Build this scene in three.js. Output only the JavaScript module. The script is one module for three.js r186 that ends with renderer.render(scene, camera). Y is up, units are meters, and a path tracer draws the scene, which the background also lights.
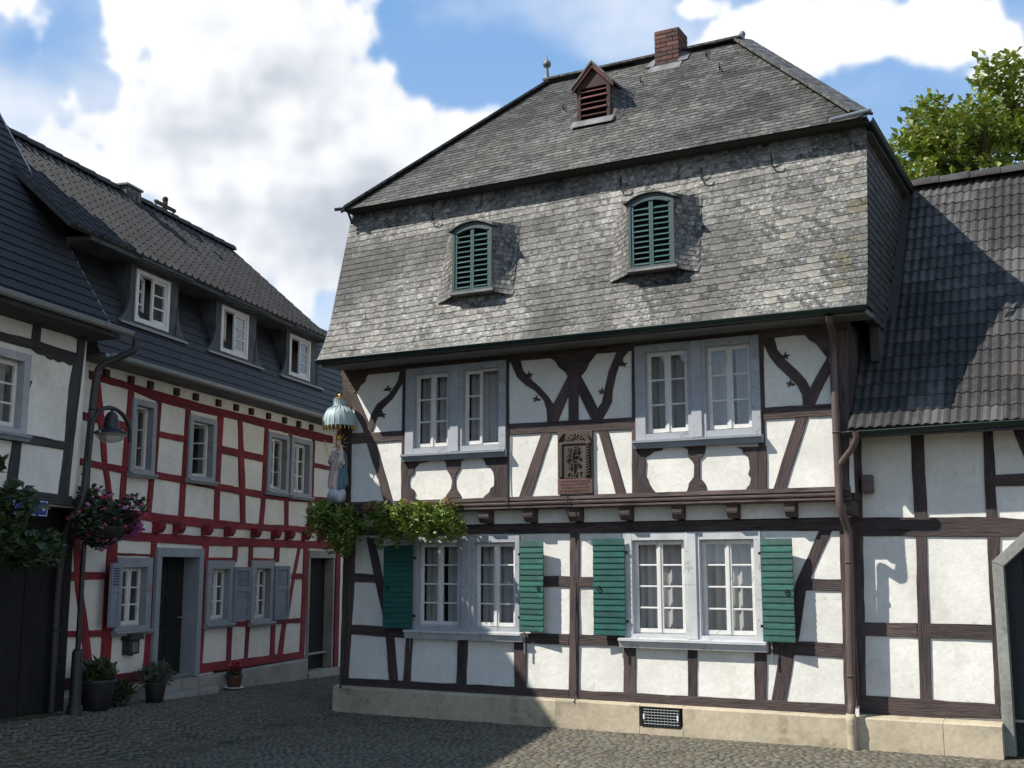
import * as THREE from 'three';
import { mergeGeometries, mergeVertices } from 'three/addons/utils/BufferGeometryUtils.js';
import { MarchingCubes } from 'three/addons/objects/MarchingCubes.js';
import { RoundedBoxGeometry } from 'three/addons/geometries/RoundedBoxGeometry.js';

// ---------------------------------------------------------------- camera, renderer, sun
const scene = new THREE.Scene();
const camera = new THREE.PerspectiveCamera(36.93, 1024 / 768, 0.1, 2000);
camera.position.set(9.6, 1.9, 12.945);
const RAD = Math.PI / 180, YAW = 28.2 * RAD, PITCH = 9.04 * RAD;
camera.rotation.set(PITCH, YAW, 0, 'YXZ');
const renderer = new THREE.WebGLRenderer({ antialias: true });
renderer.setSize(1024, 768);
renderer.toneMapping = THREE.LinearToneMapping;
renderer.toneMappingExposure = 1.36;
renderer.shadowMap.enabled = true;
const SUN_AZ = 49.5 * RAD, SUN_EL = 46.4 * RAD;
const sunDir = new THREE.Vector3(-Math.sin(SUN_AZ) * Math.cos(SUN_EL), Math.sin(SUN_EL), Math.cos(SUN_AZ) * Math.cos(SUN_EL));
const sun = new THREE.DirectionalLight(new THREE.Color(1.0, 0.95, 0.87), 4.9);
sun.position.copy(sunDir).multiplyScalar(60);
sun.castShadow = true; sun.shadow.radius = 1; sun.shadow.mapSize.set(4096, 4096);
Object.assign(sun.shadow.camera, { left: -30, right: 30, top: 30, bottom: -30, near: 1, far: 150 });
scene.add(sun, sun.target);

// ---------------------------------------------------------------- random numbers and noise
function rng(seed) { let a = seed >>> 0; return () => { a = (a + 0x6d2b79f5) | 0; let t = Math.imul(a ^ (a >>> 15), 1 | a); t = (t + Math.imul(t ^ (t >>> 7), 61 | t)) ^ t; return ((t ^ (t >>> 14)) >>> 0) / 4294967296; }; }
const PERM = (() => { const r = rng(77), p = new Float32Array(65536); for (let i = 0; i < 65536; i++) p[i] = r(); return p; })();
const hsh = (x, y, z) => PERM[(Math.imul(x, 73856093) ^ Math.imul(y, 19349663) ^ Math.imul(z, 83492791)) >>> 3 & 65535];
const sm = (t) => t * t * (3 - 2 * t), mix = (a, b, t) => a + (b - a) * t, clamp = (x, a = 0, b = 1) => Math.min(b, Math.max(a, x));
const sstep = (a, b, x) => sm(clamp((x - a) / (b - a)));
function noise3(x, y, z) {
  const X = Math.floor(x), Y = Math.floor(y), Z = Math.floor(z), u = sm(x - X), v = sm(y - Y), w = sm(z - Z);
  return mix(mix(mix(hsh(X, Y, Z), hsh(X + 1, Y, Z), u), mix(hsh(X, Y + 1, Z), hsh(X + 1, Y + 1, Z), u), v),
    mix(mix(hsh(X, Y, Z + 1), hsh(X + 1, Y, Z + 1), u), mix(hsh(X, Y + 1, Z + 1), hsh(X + 1, Y + 1, Z + 1), u), v), w);
}
function fbm3(x, y, z, o) { let s = 0, a = 0.5, n = 0; for (let i = 0; i < o; i++) { s += a * noise3(x, y, z); n += a; x = x * 2.03 + 7.1; y = y * 2.03 + 3.7; z = z * 2.03 + 1.9; a *= 0.5; } return s / n; }
function tn(u, v, p, s) { // value noise on the unit square, tiling, p cells
  u *= p; v *= p; const X = Math.floor(u), Y = Math.floor(v), a = sm(u - X), b = sm(v - Y), m = (i) => ((i % p) + p) % p;
  return mix(mix(hsh(m(X), m(Y), s), hsh(m(X + 1), m(Y), s), a), mix(hsh(m(X), m(Y + 1), s), hsh(m(X + 1), m(Y + 1), s), a), b);
}
function tf(u, v, p, o, s) { let t = 0, a = 0.5, n = 0; for (let i = 0; i < o; i++) { t += a * tn(u, v, p << i, s + i); n += a; a *= 0.55; } return t / n; }

// ---------------------------------------------------------------- sky: air and broken cumulus, by direction
{
  const W = 2048, Hh = 1024, data = new Float32Array(W * Hh * 4);
  // cumulus heaps: azimuth right of the street axis, elevation, half sizes (degrees), weight
  const heaps = [[-14.5, 24.5, 5.6, 4.2, 1.0], [-15.8, 20, 4.6, 4.2, 1.0], [-9.6, 19, 6.4, 4.6, 1.1], [-4.8, 20.2, 4.6, 2.3, .95], [-9.8, 14.6, 2.8, .9, .7], [-14.5, 28.4, 4, 2.2, .75], [-21.2, 17.6, 3.6, 1.9, .8], [-26.5, 23, 3.4, 3.6, .62], [0.2, 19.4, 3.2, 1.8, .9], [-3.2, 14, 1.6, 1.5, .8],
    [15.6, 25, 4, 1.7, .88], [21.8, 24.2, 3.6, 1.9, .9], [11.2, 27, 2.2, .8, .62], [26.5, 21.4, 2.4, 1.3, .72], [19, 27.6, 3, 1, .7], [-32, 30, 5, 4, .9], [34, 27, 6, 4, .95], [-20, 32, 5, 2.4, .8], [6, 36, 7, 3, .9]];
  const heading = [-Math.sin(YAW), -Math.cos(YAW)], right = [Math.cos(YAW), -Math.sin(YAW)];
  const billow = (x, y, z, f, o) => { let s = 0, a = .5, n = 0; for (let i = 0; i < o; i++) { s += a * Math.abs(2 * noise3(x * f + i * 3.1, y * f + 5, z * f + i) - 1); n += a; f *= 2.1; a *= .52; } return 1 - s / n; };
  const field = (az, el, x, y, z) => {
    let d = 0; const inView = 1 - sstep(38, 54, Math.abs(az));
    const wx = (fbm3(x * 8 + 3, y * 8, z * 8, 2) - .5) * 5, wy = (fbm3(x * 8, y * 8 + 9, z * 8 + 4, 2) - .5) * 3.4;
    if (inView > 0) for (const h of heaps) { const a = (az + wx - h[0]) / h[2], b = (el + wy - h[1]) / h[3], q = a * a + b * b; if (q < 6) d = Math.max(d, h[4] * Math.exp(-q * .5)); }
    const far = sstep(.4, .6, fbm3(x * 2.6 + 11, y * 5.2, z * 2.6, 4) - .32 * sstep(.45, .85, y)) * .95 * sstep(0, .1, y);
    return mix(far, d, inView * (1 - sstep(38, 48, el)));
  };
  const st = [sunDir.x * .012, sunDir.y * .012, sunDir.z * .012];
  for (let j = 0; j < Hh; j++) {
    const el = ((j + .5) / Hh - .5) * Math.PI, y = Math.sin(el), ce = Math.cos(el);
    for (let i = 0; i < W; i++) {
      const k = (j * W + i) * 4, th = ((i + .5) / W - .5) * 2 * Math.PI, x = Math.cos(th) * ce, z = Math.sin(th) * ce;
      if (y < -.02) { data[k] = .2; data[k + 1] = .19; data[k + 2] = .17; data[k + 3] = 1; continue; }
      const yy = Math.max(y, 0), hz = Math.pow(1 - yy, 3.4);
      let r = mix(.1, .66, hz), g = mix(.26, .78, hz), b = mix(.54, .9, hz);
      const az = Math.atan2(x * right[0] + z * right[1], x * heading[0] + z * heading[1]) / RAD, eld = el / RAD;
      const base = field(az, eld, x, y, z), b0 = billow(x, y, z, 13, 5), d = base + (b0 - .62) * 1.0;
      const thin = sstep(.46, .74, fbm3(x * 6 + 4, y * 9, z * 6, 5)) * .62 + (1 - sstep(-30, -17, az)) * sstep(-60, -35, az) * .75 * sstep(.3, .6, fbm3(x * 9, y * 14, z * 9, 4));
      const a = Math.max(sstep(.53, .66, d), Math.min(thin, .8) * .8);
      const b1 = billow(x + st[0], y + st[1], z + st[2], 13, 4), thick = clamp((base - .35) * 1.5), low = clamp(field(az - 1.6, eld + 3.2, x, y, z) - .2);
      const lump = fbm3(x * 12 + 5, y * 14, z * 12 + 2, 4), sh = clamp(.14 + 1.2 * low * thick * sstep(.25, .7, lump) + (lump - .5) * .7 + (b1 - b0) * .8);
      const L = mix(.86, .46, sh), cr = L * mix(1, .93, sh), cb = L * mix(.99, 1.12, sh);
      r = mix(r, cr, a); g = mix(g, L, a); b = mix(b, cb, a);
      data[k] = r; data[k + 1] = g; data[k + 2] = b; data[k + 3] = 1;
    }
  }
  const t = new THREE.DataTexture(data, W, Hh, THREE.RGBAFormat, THREE.FloatType);
  t.mapping = THREE.EquirectangularReflectionMapping; t.magFilter = t.minFilter = THREE.LinearFilter; t.wrapS = THREE.RepeatWrapping; t.needsUpdate = true;
  scene.background = t; scene.environment = t;
}

// ---------------------------------------------------------------- textures
function tex(n, f, srgb = true, wm = 1, hm = wm) { // f(u, v) -> [r, g, b] 0..1 ; wm, hm: metres that one repeat covers
  const d = new Uint8Array(n * n * 4);
  for (let j = 0; j < n; j++) for (let i = 0; i < n; i++) { const c = f((i + .5) / n, (j + .5) / n), k = (j * n + i) * 4; for (let q = 0; q < 3; q++) d[k + q] = clamp(c.length ? c[q] : c) * 255; d[k + 3] = 255; }
  const t = new THREE.DataTexture(d, n, n); t.wrapS = t.wrapT = THREE.RepeatWrapping; t.magFilter = THREE.LinearFilter; t.minFilter = THREE.LinearMipmapLinearFilter; t.generateMipmaps = true;
  if (srgb) t.colorSpace = THREE.SRGBColorSpace; t.repeat.set(1 / wm, 1 / hm); t.needsUpdate = true; return t;
}
const g3 = (v) => [v, v, v];
const T = {};
T.plaster = tex(512, (u, v) => { const a = tf(u, v, 5, 5, 1), b = tf(u, v, 60, 3, 9), s = sstep(.66, .8, tf(u, v, 9, 4, 31)); const k = .93 + (a - .5) * .14 + (b - .5) * .07 - s * .03 - (1 - sstep(0, .006, Math.abs(tf(u, v, 3, 5, 141) - .5))) * .07 * sstep(.5, .62, tf(u, v, 6, 2, 143)); return [k, k * (.995 - s * .005), k * (.975 - s * .01)]; }, true, 2.3);
T.plasterB = tex(512, (u, v) => tf(u, v, 6, 3, 3) * .7 + tf(u, v, 48, 3, 5) * .3, false, 1.3);
T.wood = tex(512, (u, v) => { const g = tf(u * 1, v * 1, 4, 3, 11), st = tn(u, 0, 3, 2) * .3 + v * 40 + g * 5; const l = .5 + .5 * Math.sin(st * 3.1), f = tn(u * .12, v, 128, 7), c = sstep(.8, .95, tn(u * .06 + .3, v, 64, 19)); const k = .8 + (g - .5) * .4 + l * .08 + (f - .5) * .34 - c * .5; return [k, k, k]; }, true, 1.6, .5);
T.woodB = tex(512, (u, v) => { const f = tn(u * .12, v, 128, 7), c = sstep(.8, .95, tn(u * .06 + .3, v, 64, 19)); return .6 * f + .4 - c * .5; }, false, 1.6, .5);
T.paint = tex(256, (u, v) => { const a = tf(u, v, 4, 4, 21), s = sstep(.68, .8, tf(u, v, 14, 3, 23)); const k = .93 + (a - .5) * .2 - s * .12; return g3(k); }, true, .9);
T.paintWorn = tex(512, (u, v) => { const a = tf(u, v, 3, 5, 121), f = tn(u * .2, v, 64, 123), s = sstep(.6, .75, tf(u, v, 22, 4, 125)), ch = sstep(.73, .78, tf(u, v, 30, 3, 127)); const k = .86 + (a - .5) * .45 + (f - .5) * .16 - s * .16; return [mix(k, .95, ch * .3), mix(k, .95, ch * .3), mix(k, .95, ch * .3)]; }, true, .8);
T.slate = tex(512, (u, v) => { // lichen specks on weathered slate
  const a = tf(u, v, 4, 5, 41), l = sstep(.58, .72, tf(u, v, 18, 4, 43)), l2 = sstep(.62, .74, tf(u, v, 40, 3, 45)), dk = sstep(.56, .7, tf(u, v, 12, 4, 47)), ye = sstep(.7, .8, tf(u, v, 7, 4, 49));
  let k = .54 + (a - .5) * .34 - dk * .19; let c = [k, k * .985, k * .955];
  c = c.map((x, i) => mix(x, [.78, .78, .765][i], l * .6)); c = c.map((x, i) => mix(x, [.9, .9, .885][i], l2 * .5)); c = c.map((x, i) => mix(x, [.56, .53, .36][i], ye * .25)); return c;
}, true, 1.1);
T.slateB = tex(256, (u, v) => tf(u, v, 10, 4, 51), false, .7);
T.dark = tex(256, (u, v) => { const k = .8 + (tf(u, v, 6, 4, 61) - .5) * .5; return g3(k); }, true, .8);
T.tile = tex(512, (u, v) => { const a = tf(u, v, 5, 5, 71), l = sstep(.6, .74, tf(u, v, 22, 4, 73)), d = sstep(.55, .75, tf(u, v, 9, 4, 75)); const k = .62 + (a - .5) * .5 - d * .18; return [mix(k, .9, l * .4), mix(k * .99, .9, l * .4), mix(k * .98, .88, l * .4)]; }, true, 1.3);
T.stone = tex(512, (u, v) => { const a = tf(u, v, 4, 5, 81), b = tf(u, v, 50, 3, 83), d = sstep(.6, .78, tf(u, v, 8, 5, 85)), e = sstep(.7, .82, tf(u, v, 16, 4, 87)); const k = .86 + (a - .5) * .22 + (b - .5) * .12; return [k - d * .08 - e * .08, (k - d * .085 - e * .08) * .985, (k - d * .09 - e * .07) * .95]; }, true, 1.7);
T.stoneB = tex(256, (u, v) => tf(u, v, 8, 5, 91), false, .8);
T.cob = tex(512, (u, v) => { const a = tf(u, v, 6, 4, 101), b = tf(u, v, 40, 3, 103); const k = .75 + (a - .5) * .45 + (b - .5) * .25; return [k, k * .985, k * .94]; }, true, .6);
T.soil = tex(512, (u, v) => { const a = tf(u, v, 5, 5, 111), m = sstep(.5, .7, tf(u, v, 9, 4, 113)), b = tf(u, v, 70, 2, 115); const k = .6 + (a - .5) * .4 + (b - .5) * .4; return [mix(k, k * .75, m), mix(k * .95, k * .86, m), mix(k * .85, k * .5, m)]; }, true, 1.5);

const rgb = (r, g, b) => new THREE.Color().setRGB(r, g, b);
const std = (c, o = {}) => new THREE.MeshStandardMaterial({ color: Array.isArray(c) ? rgb(...c) : c, roughness: .85, ...o });
const M = {
  plaster: std([.83, .82, .785], { map: T.plaster, bumpMap: T.plasterB, bumpScale: .006, roughness: .95 }),
  plasterWarm: std([.82, .8, .75], { map: T.plaster, bumpMap: T.plasterB, bumpScale: .006, roughness: .95 }),
  core: std([.3, .28, .25]),
  inside: std([.12, .115, .105]),
  timber: [0, 1, 2].map((i) => std([[.084, .058, .054], [.106, .074, .068], [.068, .048, .046]][i], { map: T.wood, bumpMap: T.woodB, bumpScale: .006, roughness: .8 })),
  timberRed: [0, 1, 2].map((i) => std([[.26, .02, .03], [.21, .016, .025], [.3, .028, .038]][i], { map: T.wood, bumpMap: T.woodB, bumpScale: .006, roughness: .88 })),
  timberGrey: [0, 1, 2].map((i) => std([[.055, .055, .055], [.06, .062, .06], [.05, .05, .052]][i], { map: T.wood, bumpMap: T.woodB, bumpScale: .005 })),
  casing: std([.41, .425, .45], { map: T.paint, roughness: .6 }),
  casingPale: std([.58, .59, .595], { map: T.paint, roughness: .6 }),
  casingDark: std([.042, .068, .074], { map: T.paint, roughness: .6 }),
  casingRed: std([.28, .305, .33], { map: T.paint, roughness: .6 }),
  sash: std([.78, .77, .73], { map: T.paint, roughness: .5 }),
  sill: std([.27, .3, .34], { map: T.paint, roughness: .6 }),
  glass: new THREE.MeshPhysicalMaterial({ color: 0xffffff, roughness: .015, transmission: 1, thickness: 0, ior: 1.52 }),
  curtain: std([.4, .4, .39], { roughness: 1, side: THREE.DoubleSide }),
  red: std([.2, .03, .03], { roughness: 1, side: THREE.DoubleSide }),
  green: [0, 1, 2].map((i) => std([[.004, .098, .077], [.006, .11, .087], [.003, .086, .068]][i], { map: T.paintWorn, roughness: .55 })),
  greenDark: std([.006, .04, .035], { map: T.paint, roughness: .5 }),
  louvre: [0, 1].map((i) => std([[.035, .1, .092], [.045, .12, .11]][i], { map: T.paint, roughness: .6 })),
  louvreRed: [0, 1].map((i) => std([[.13, .04, .035], [.16, .05, .042]][i], { map: T.wood, roughness: .8 })),
  redDark: std([.06, .02, .018], { map: T.wood, roughness: .8 }),
  shutterBlue: std([.22, .26, .31], { map: T.paint, roughness: .6 }),
  gutter: std([.012, .028, .024], { roughness: .45, metalness: .2 }),
  zinc: std([.3, .32, .33], { roughness: .5, metalness: .55 }),
  lead: std([.27, .27, .265], { map: T.dark, roughness: .6, metalness: .3 }),
  pipe: std([.12, .082, .074], { map: T.paint, roughness: .5 }),
  pipeDark: std([.03, .028, .027], { roughness: .5 }),
  soffit: std([.17, .175, .17], { map: T.wood, roughness: .8 }),
  slate: [[.36, .355, .34], [.3, .295, .285], [.42, .415, .4], [.26, .252, .24], [.33, .32, .29]].map((c) => std(c, { map: T.slate, bumpMap: T.slateB, bumpScale: .004, roughness: .72 })),
  slateAll: std([1, 1, 1], { map: T.slate, bumpMap: T.slateB, bumpScale: .004, roughness: .72, vertexColors: true }),
  deck: std([.05, .048, .046], { roughness: 1 }),
  darkRoof: std([.025, .026, .029], { map: T.dark, roughness: .6, vertexColors: true }),
  blackRoof: std([.016, .016, .018], { map: T.dark, roughness: .75, vertexColors: true }),
  ribRoof: std([.062, .06, .058], { map: T.tile, roughness: .75, vertexColors: true }),
  panelGrey: std([.09, .098, .105], { map: T.dark, roughness: .7 }),
  wingTile: [[.1, .098, .097], [.125, .123, .121], [.085, .084, .085], [.19, .188, .184], [.13, .113, .103]].map((c) => std(c, { map: T.tile, roughness: .82 })),
  wingTileAll: std([.115, .117, .12], { map: T.tile, roughness: .82 }),
  plinth: std([.6, .53, .41], { map: T.stone, bumpMap: T.stoneB, bumpScale: .004, roughness: .92 }),
  plinthGrey: std([.4, .395, .375], { map: T.stone, bumpMap: T.stoneB, bumpScale: .008, roughness: .92 }),
  portal: std([.36, .38, .37], { map: T.stone, bumpMap: T.stoneB, bumpScale: .008, roughness: .9 }),
  brick: [[.17, .075, .06], [.13, .06, .052], [.21, .105, .085], [.1, .058, .053]].map((c) => std(c, { map: T.stone, roughness: .9 })),
  mortar: std([.3, .27, .24], { roughness: 1 }),
  black: std([.018, .018, .019], { roughness: .5 }),
  blackMetal: std([.02, .02, .022], { roughness: .4, metalness: .5 }),
  doorDark: std([.01, .01, .01], { map: T.wood, roughness: .95 }),
  doorGreen: std([.006, .016, .017], { map: T.wood, roughness: .6 }),
  plaque: std([.09, .064, .05], { map: T.wood, bumpMap: T.woodB, bumpScale: .004, roughness: .75 }),
  plaqueRed: std([.14, .066, .055], { map: T.wood, roughness: .75 }),
  canopy: std([.46, .58, .57], { map: T.paint, roughness: .5 }),
  gold: std([.55, .35, .09], { roughness: .35, metalness: .8 }),
  skin: std([.55, .36, .27], { roughness: .6 }),
  robe: std([.58, .5, .46], { map: T.paint, roughness: .65 }),
  mantle: std([.14, .25, .34], { map: T.paint, roughness: .6 }),
  cloud: std([.5, .55, .6], { map: T.paint, roughness: .65 }),
  cob: [[.2, .185, .155], [.25, .225, .185], [.16, .15, .135], [.22, .19, .145], [.19, .185, .18]].map((c) => std(c, { map: T.cob, roughness: .8 })),
  cobAll: std([.205, .19, .16], { map: T.cob, roughness: .8 }),
  soil: std([.2, .185, .135], { map: T.soil, roughness: 1 }),
  terracotta: std([.17, .075, .045], { map: T.dark, roughness: .85 }),
  potDark: std([.035, .034, .033], { map: T.dark, roughness: .6 }),
  bark: std([.09, .07, .05], { map: T.dark, roughness: 1 }),
  leaf: (r, g, b, t = .35) => new THREE.MeshPhysicalMaterial({ color: rgb(r, g, b), roughness: .62, transmission: t, thickness: 0, side: THREE.DoubleSide, vertexColors: true }),
  white: std([.8, .8, .8], { roughness: .5 }),
  signBlue: std([.02, .05, .22], { roughness: .4 }),
  lampGlass: new THREE.MeshPhysicalMaterial({ color: rgb(.8, .82, .8), roughness: .25, transmission: .75, thickness: 0 }),
};

// ---------------------------------------------------------------- helpers
const taken = {};
function numbered(n) { const k = taken[n] = (taken[n] ?? -1) + 1; return k ? `${n}_${String(k).padStart(3, '0')}` : n; }
function put(o, parent) { o.castShadow = o.receiveShadow = true; (parent ?? scene).add(o); return o; }
function mesh(name, geo, m, parent) { const o = new THREE.Mesh(geo, m); o.name = parent ? name : numbered(name); return put(o, parent); }
function thing(name, label, category, pos = [0, 0, 0], turn = 0, group) { const o = new THREE.Group(); o.name = numbered(name); o.position.set(...pos); o.rotation.y = turn; o.userData = { label, category }; if (group) o.userData.group = group; scene.add(o); return o; }
function tag(o, label, category, group) { Object.assign(o.userData, { label, category }); if (group) o.userData.group = group; return o; }
const V = (x, y, z) => new THREE.Vector3(x, y, z);
// uv in metres from the dominant side of each face; grain along the longest side
function tuv(g, off = [0, 0], along) {
  if (g.index) g = g.toNonIndexed();
  const p = g.attributes.position, uv = new Float32Array(p.count * 2), a = V(), b = V(), c = V(), n = V();
  g.computeBoundingBox(); const s = g.boundingBox.getSize(V()).toArray(); const L = along ?? s.indexOf(Math.max(...s));
  for (let i = 0; i < p.count; i += 3) {
    a.fromBufferAttribute(p, i); b.fromBufferAttribute(p, i + 1); c.fromBufferAttribute(p, i + 2); n.copy(b).sub(a).cross(c.clone().sub(a));
    const m = [Math.abs(n.x), Math.abs(n.y), Math.abs(n.z)], k = m.indexOf(Math.max(...m)); let ax = [0, 1, 2].filter((q) => q !== k); if (ax[1] === L) ax = [ax[1], ax[0]];
    [a, b, c].forEach((q, j) => { const t = q.toArray(); uv[(i + j) * 2] = t[ax[0]] + off[0]; uv[(i + j) * 2 + 1] = t[ax[1]] + off[1]; });
  }
  g.setAttribute('uv', new THREE.BufferAttribute(uv, 2)); return g;
}
const RO = rng(5);
const offs = () => [RO() * 7, RO() * 7];
function box(x0, y0, z0, x1, y1, z1) { return new THREE.BoxGeometry(x1 - x0, y1 - y0, z1 - z0).toNonIndexed().translate((x0 + x1) / 2, (y0 + y1) / 2, (z0 + z1) / 2); }
function rbox(x0, y0, z0, x1, y1, z1, r = .006) { const g = new RoundedBoxGeometry(x1 - x0, y1 - y0, z1 - z0, 1, Math.min(r, (x1 - x0) * .45, (y1 - y0) * .45, (z1 - z0) * .45)); return (g.index ? g.toNonIndexed() : g).translate((x0 + x1) / 2, (y0 + y1) / 2, (z0 + z1) / 2); }
function merge(list) { list = list.map((g) => { const q = g.index ? g.toNonIndexed() : g; for (const k of Object.keys(q.attributes)) if (!['position', 'normal', 'uv', 'color'].includes(k)) q.deleteAttribute(k); return q; }); const all = list.some((g) => g.attributes.color); if (all) for (const g of list) if (!g.attributes.color) g.setAttribute('color', new THREE.BufferAttribute(new Float32Array(g.attributes.position.count * 3).fill(1), 3)); return mergeGeometries(list); }
function tint(g, r, gg, b) { const n = g.attributes.position.count, c = new Float32Array(n * 3); for (let i = 0; i < n; i++) { c[i * 3] = r; c[i * 3 + 1] = gg; c[i * 3 + 2] = b; } g.setAttribute('color', new THREE.BufferAttribute(c, 3)); return g; }
function shapeOf(pts) { return new THREE.Shape(pts.map((p) => new THREE.Vector2(p[0], p[1]))); }
function prism(pts, z0, z1, bevel = 0) { return new THREE.ExtrudeGeometry(shapeOf(pts), { depth: z1 - z0 - 2 * bevel, bevelEnabled: bevel > 0, bevelThickness: bevel, bevelSize: bevel * .8, bevelOffset: -bevel * .8, bevelSegments: 1, steps: 1, curveSegments: 4 }).translate(0, 0, z0 + bevel); }
function tube(pts, r, seg = 24, rs = 8, closed = false) { return new THREE.TubeGeometry(new THREE.CatmullRomCurve3(pts.map((p) => V(...p)), closed, 'centripetal'), seg, r, rs, closed).toNonIndexed(); }
function bar(a, b, r, n = 7, r2 = r) { const A = V(...a), d = V(...b).sub(A), l = d.length(); return new THREE.CylinderGeometry(r2, r, l, n).toNonIndexed().translate(0, l / 2, 0).applyQuaternion(new THREE.Quaternion().setFromUnitVectors(V(0, 1, 0), d.normalize())).translate(...a); }
function lathe(pts, n = 20) { return new THREE.LatheGeometry(pts.map((p) => new THREE.Vector2(p[0], p[1])), n).toNonIndexed(); }
const ccw = (pts) => { let s = 0; pts.forEach((p, i) => { const q = pts[(i + 1) % pts.length]; s += p[0] * q[1] - q[0] * p[1]; }); return s < 0 ? [...pts].reverse() : pts; };
// hand-hewn outline: long edges get a slow wander
function hewn(pts, amp, r) { const o = []; pts = ccw(pts); pts.forEach((p, i) => { const q = pts[(i + 1) % pts.length], dx = q[0] - p[0], dy = q[1] - p[1], l = Math.hypot(dx, dy), n = Math.max(1, Math.round(l / .16)); for (let k = 0; k < n; k++) { const t = k / n, j = k ? (r() - .5) * 2 * amp : 0; o.push([p[0] + dx * t - dy / l * j, p[1] + dy * t + dx / l * j]); } }); return o; }
function grainUV(g, pts, off) { let bx = 1, by = 0, bl = 0; pts.forEach((p, i) => { const q = pts[(i + 1) % pts.length], l = Math.hypot(q[0] - p[0], q[1] - p[1]); if (l > bl) { bl = l; bx = (q[0] - p[0]) / l; by = (q[1] - p[1]) / l; } }); const P = g.attributes.position, uv = g.attributes.uv; for (let i = 0; i < P.count; i++) uv.setXY(i, P.getX(i) * bx + P.getY(i) * by + off[0], -P.getX(i) * by + P.getY(i) * bx + P.getZ(i) + off[1]); return g; }

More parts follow.
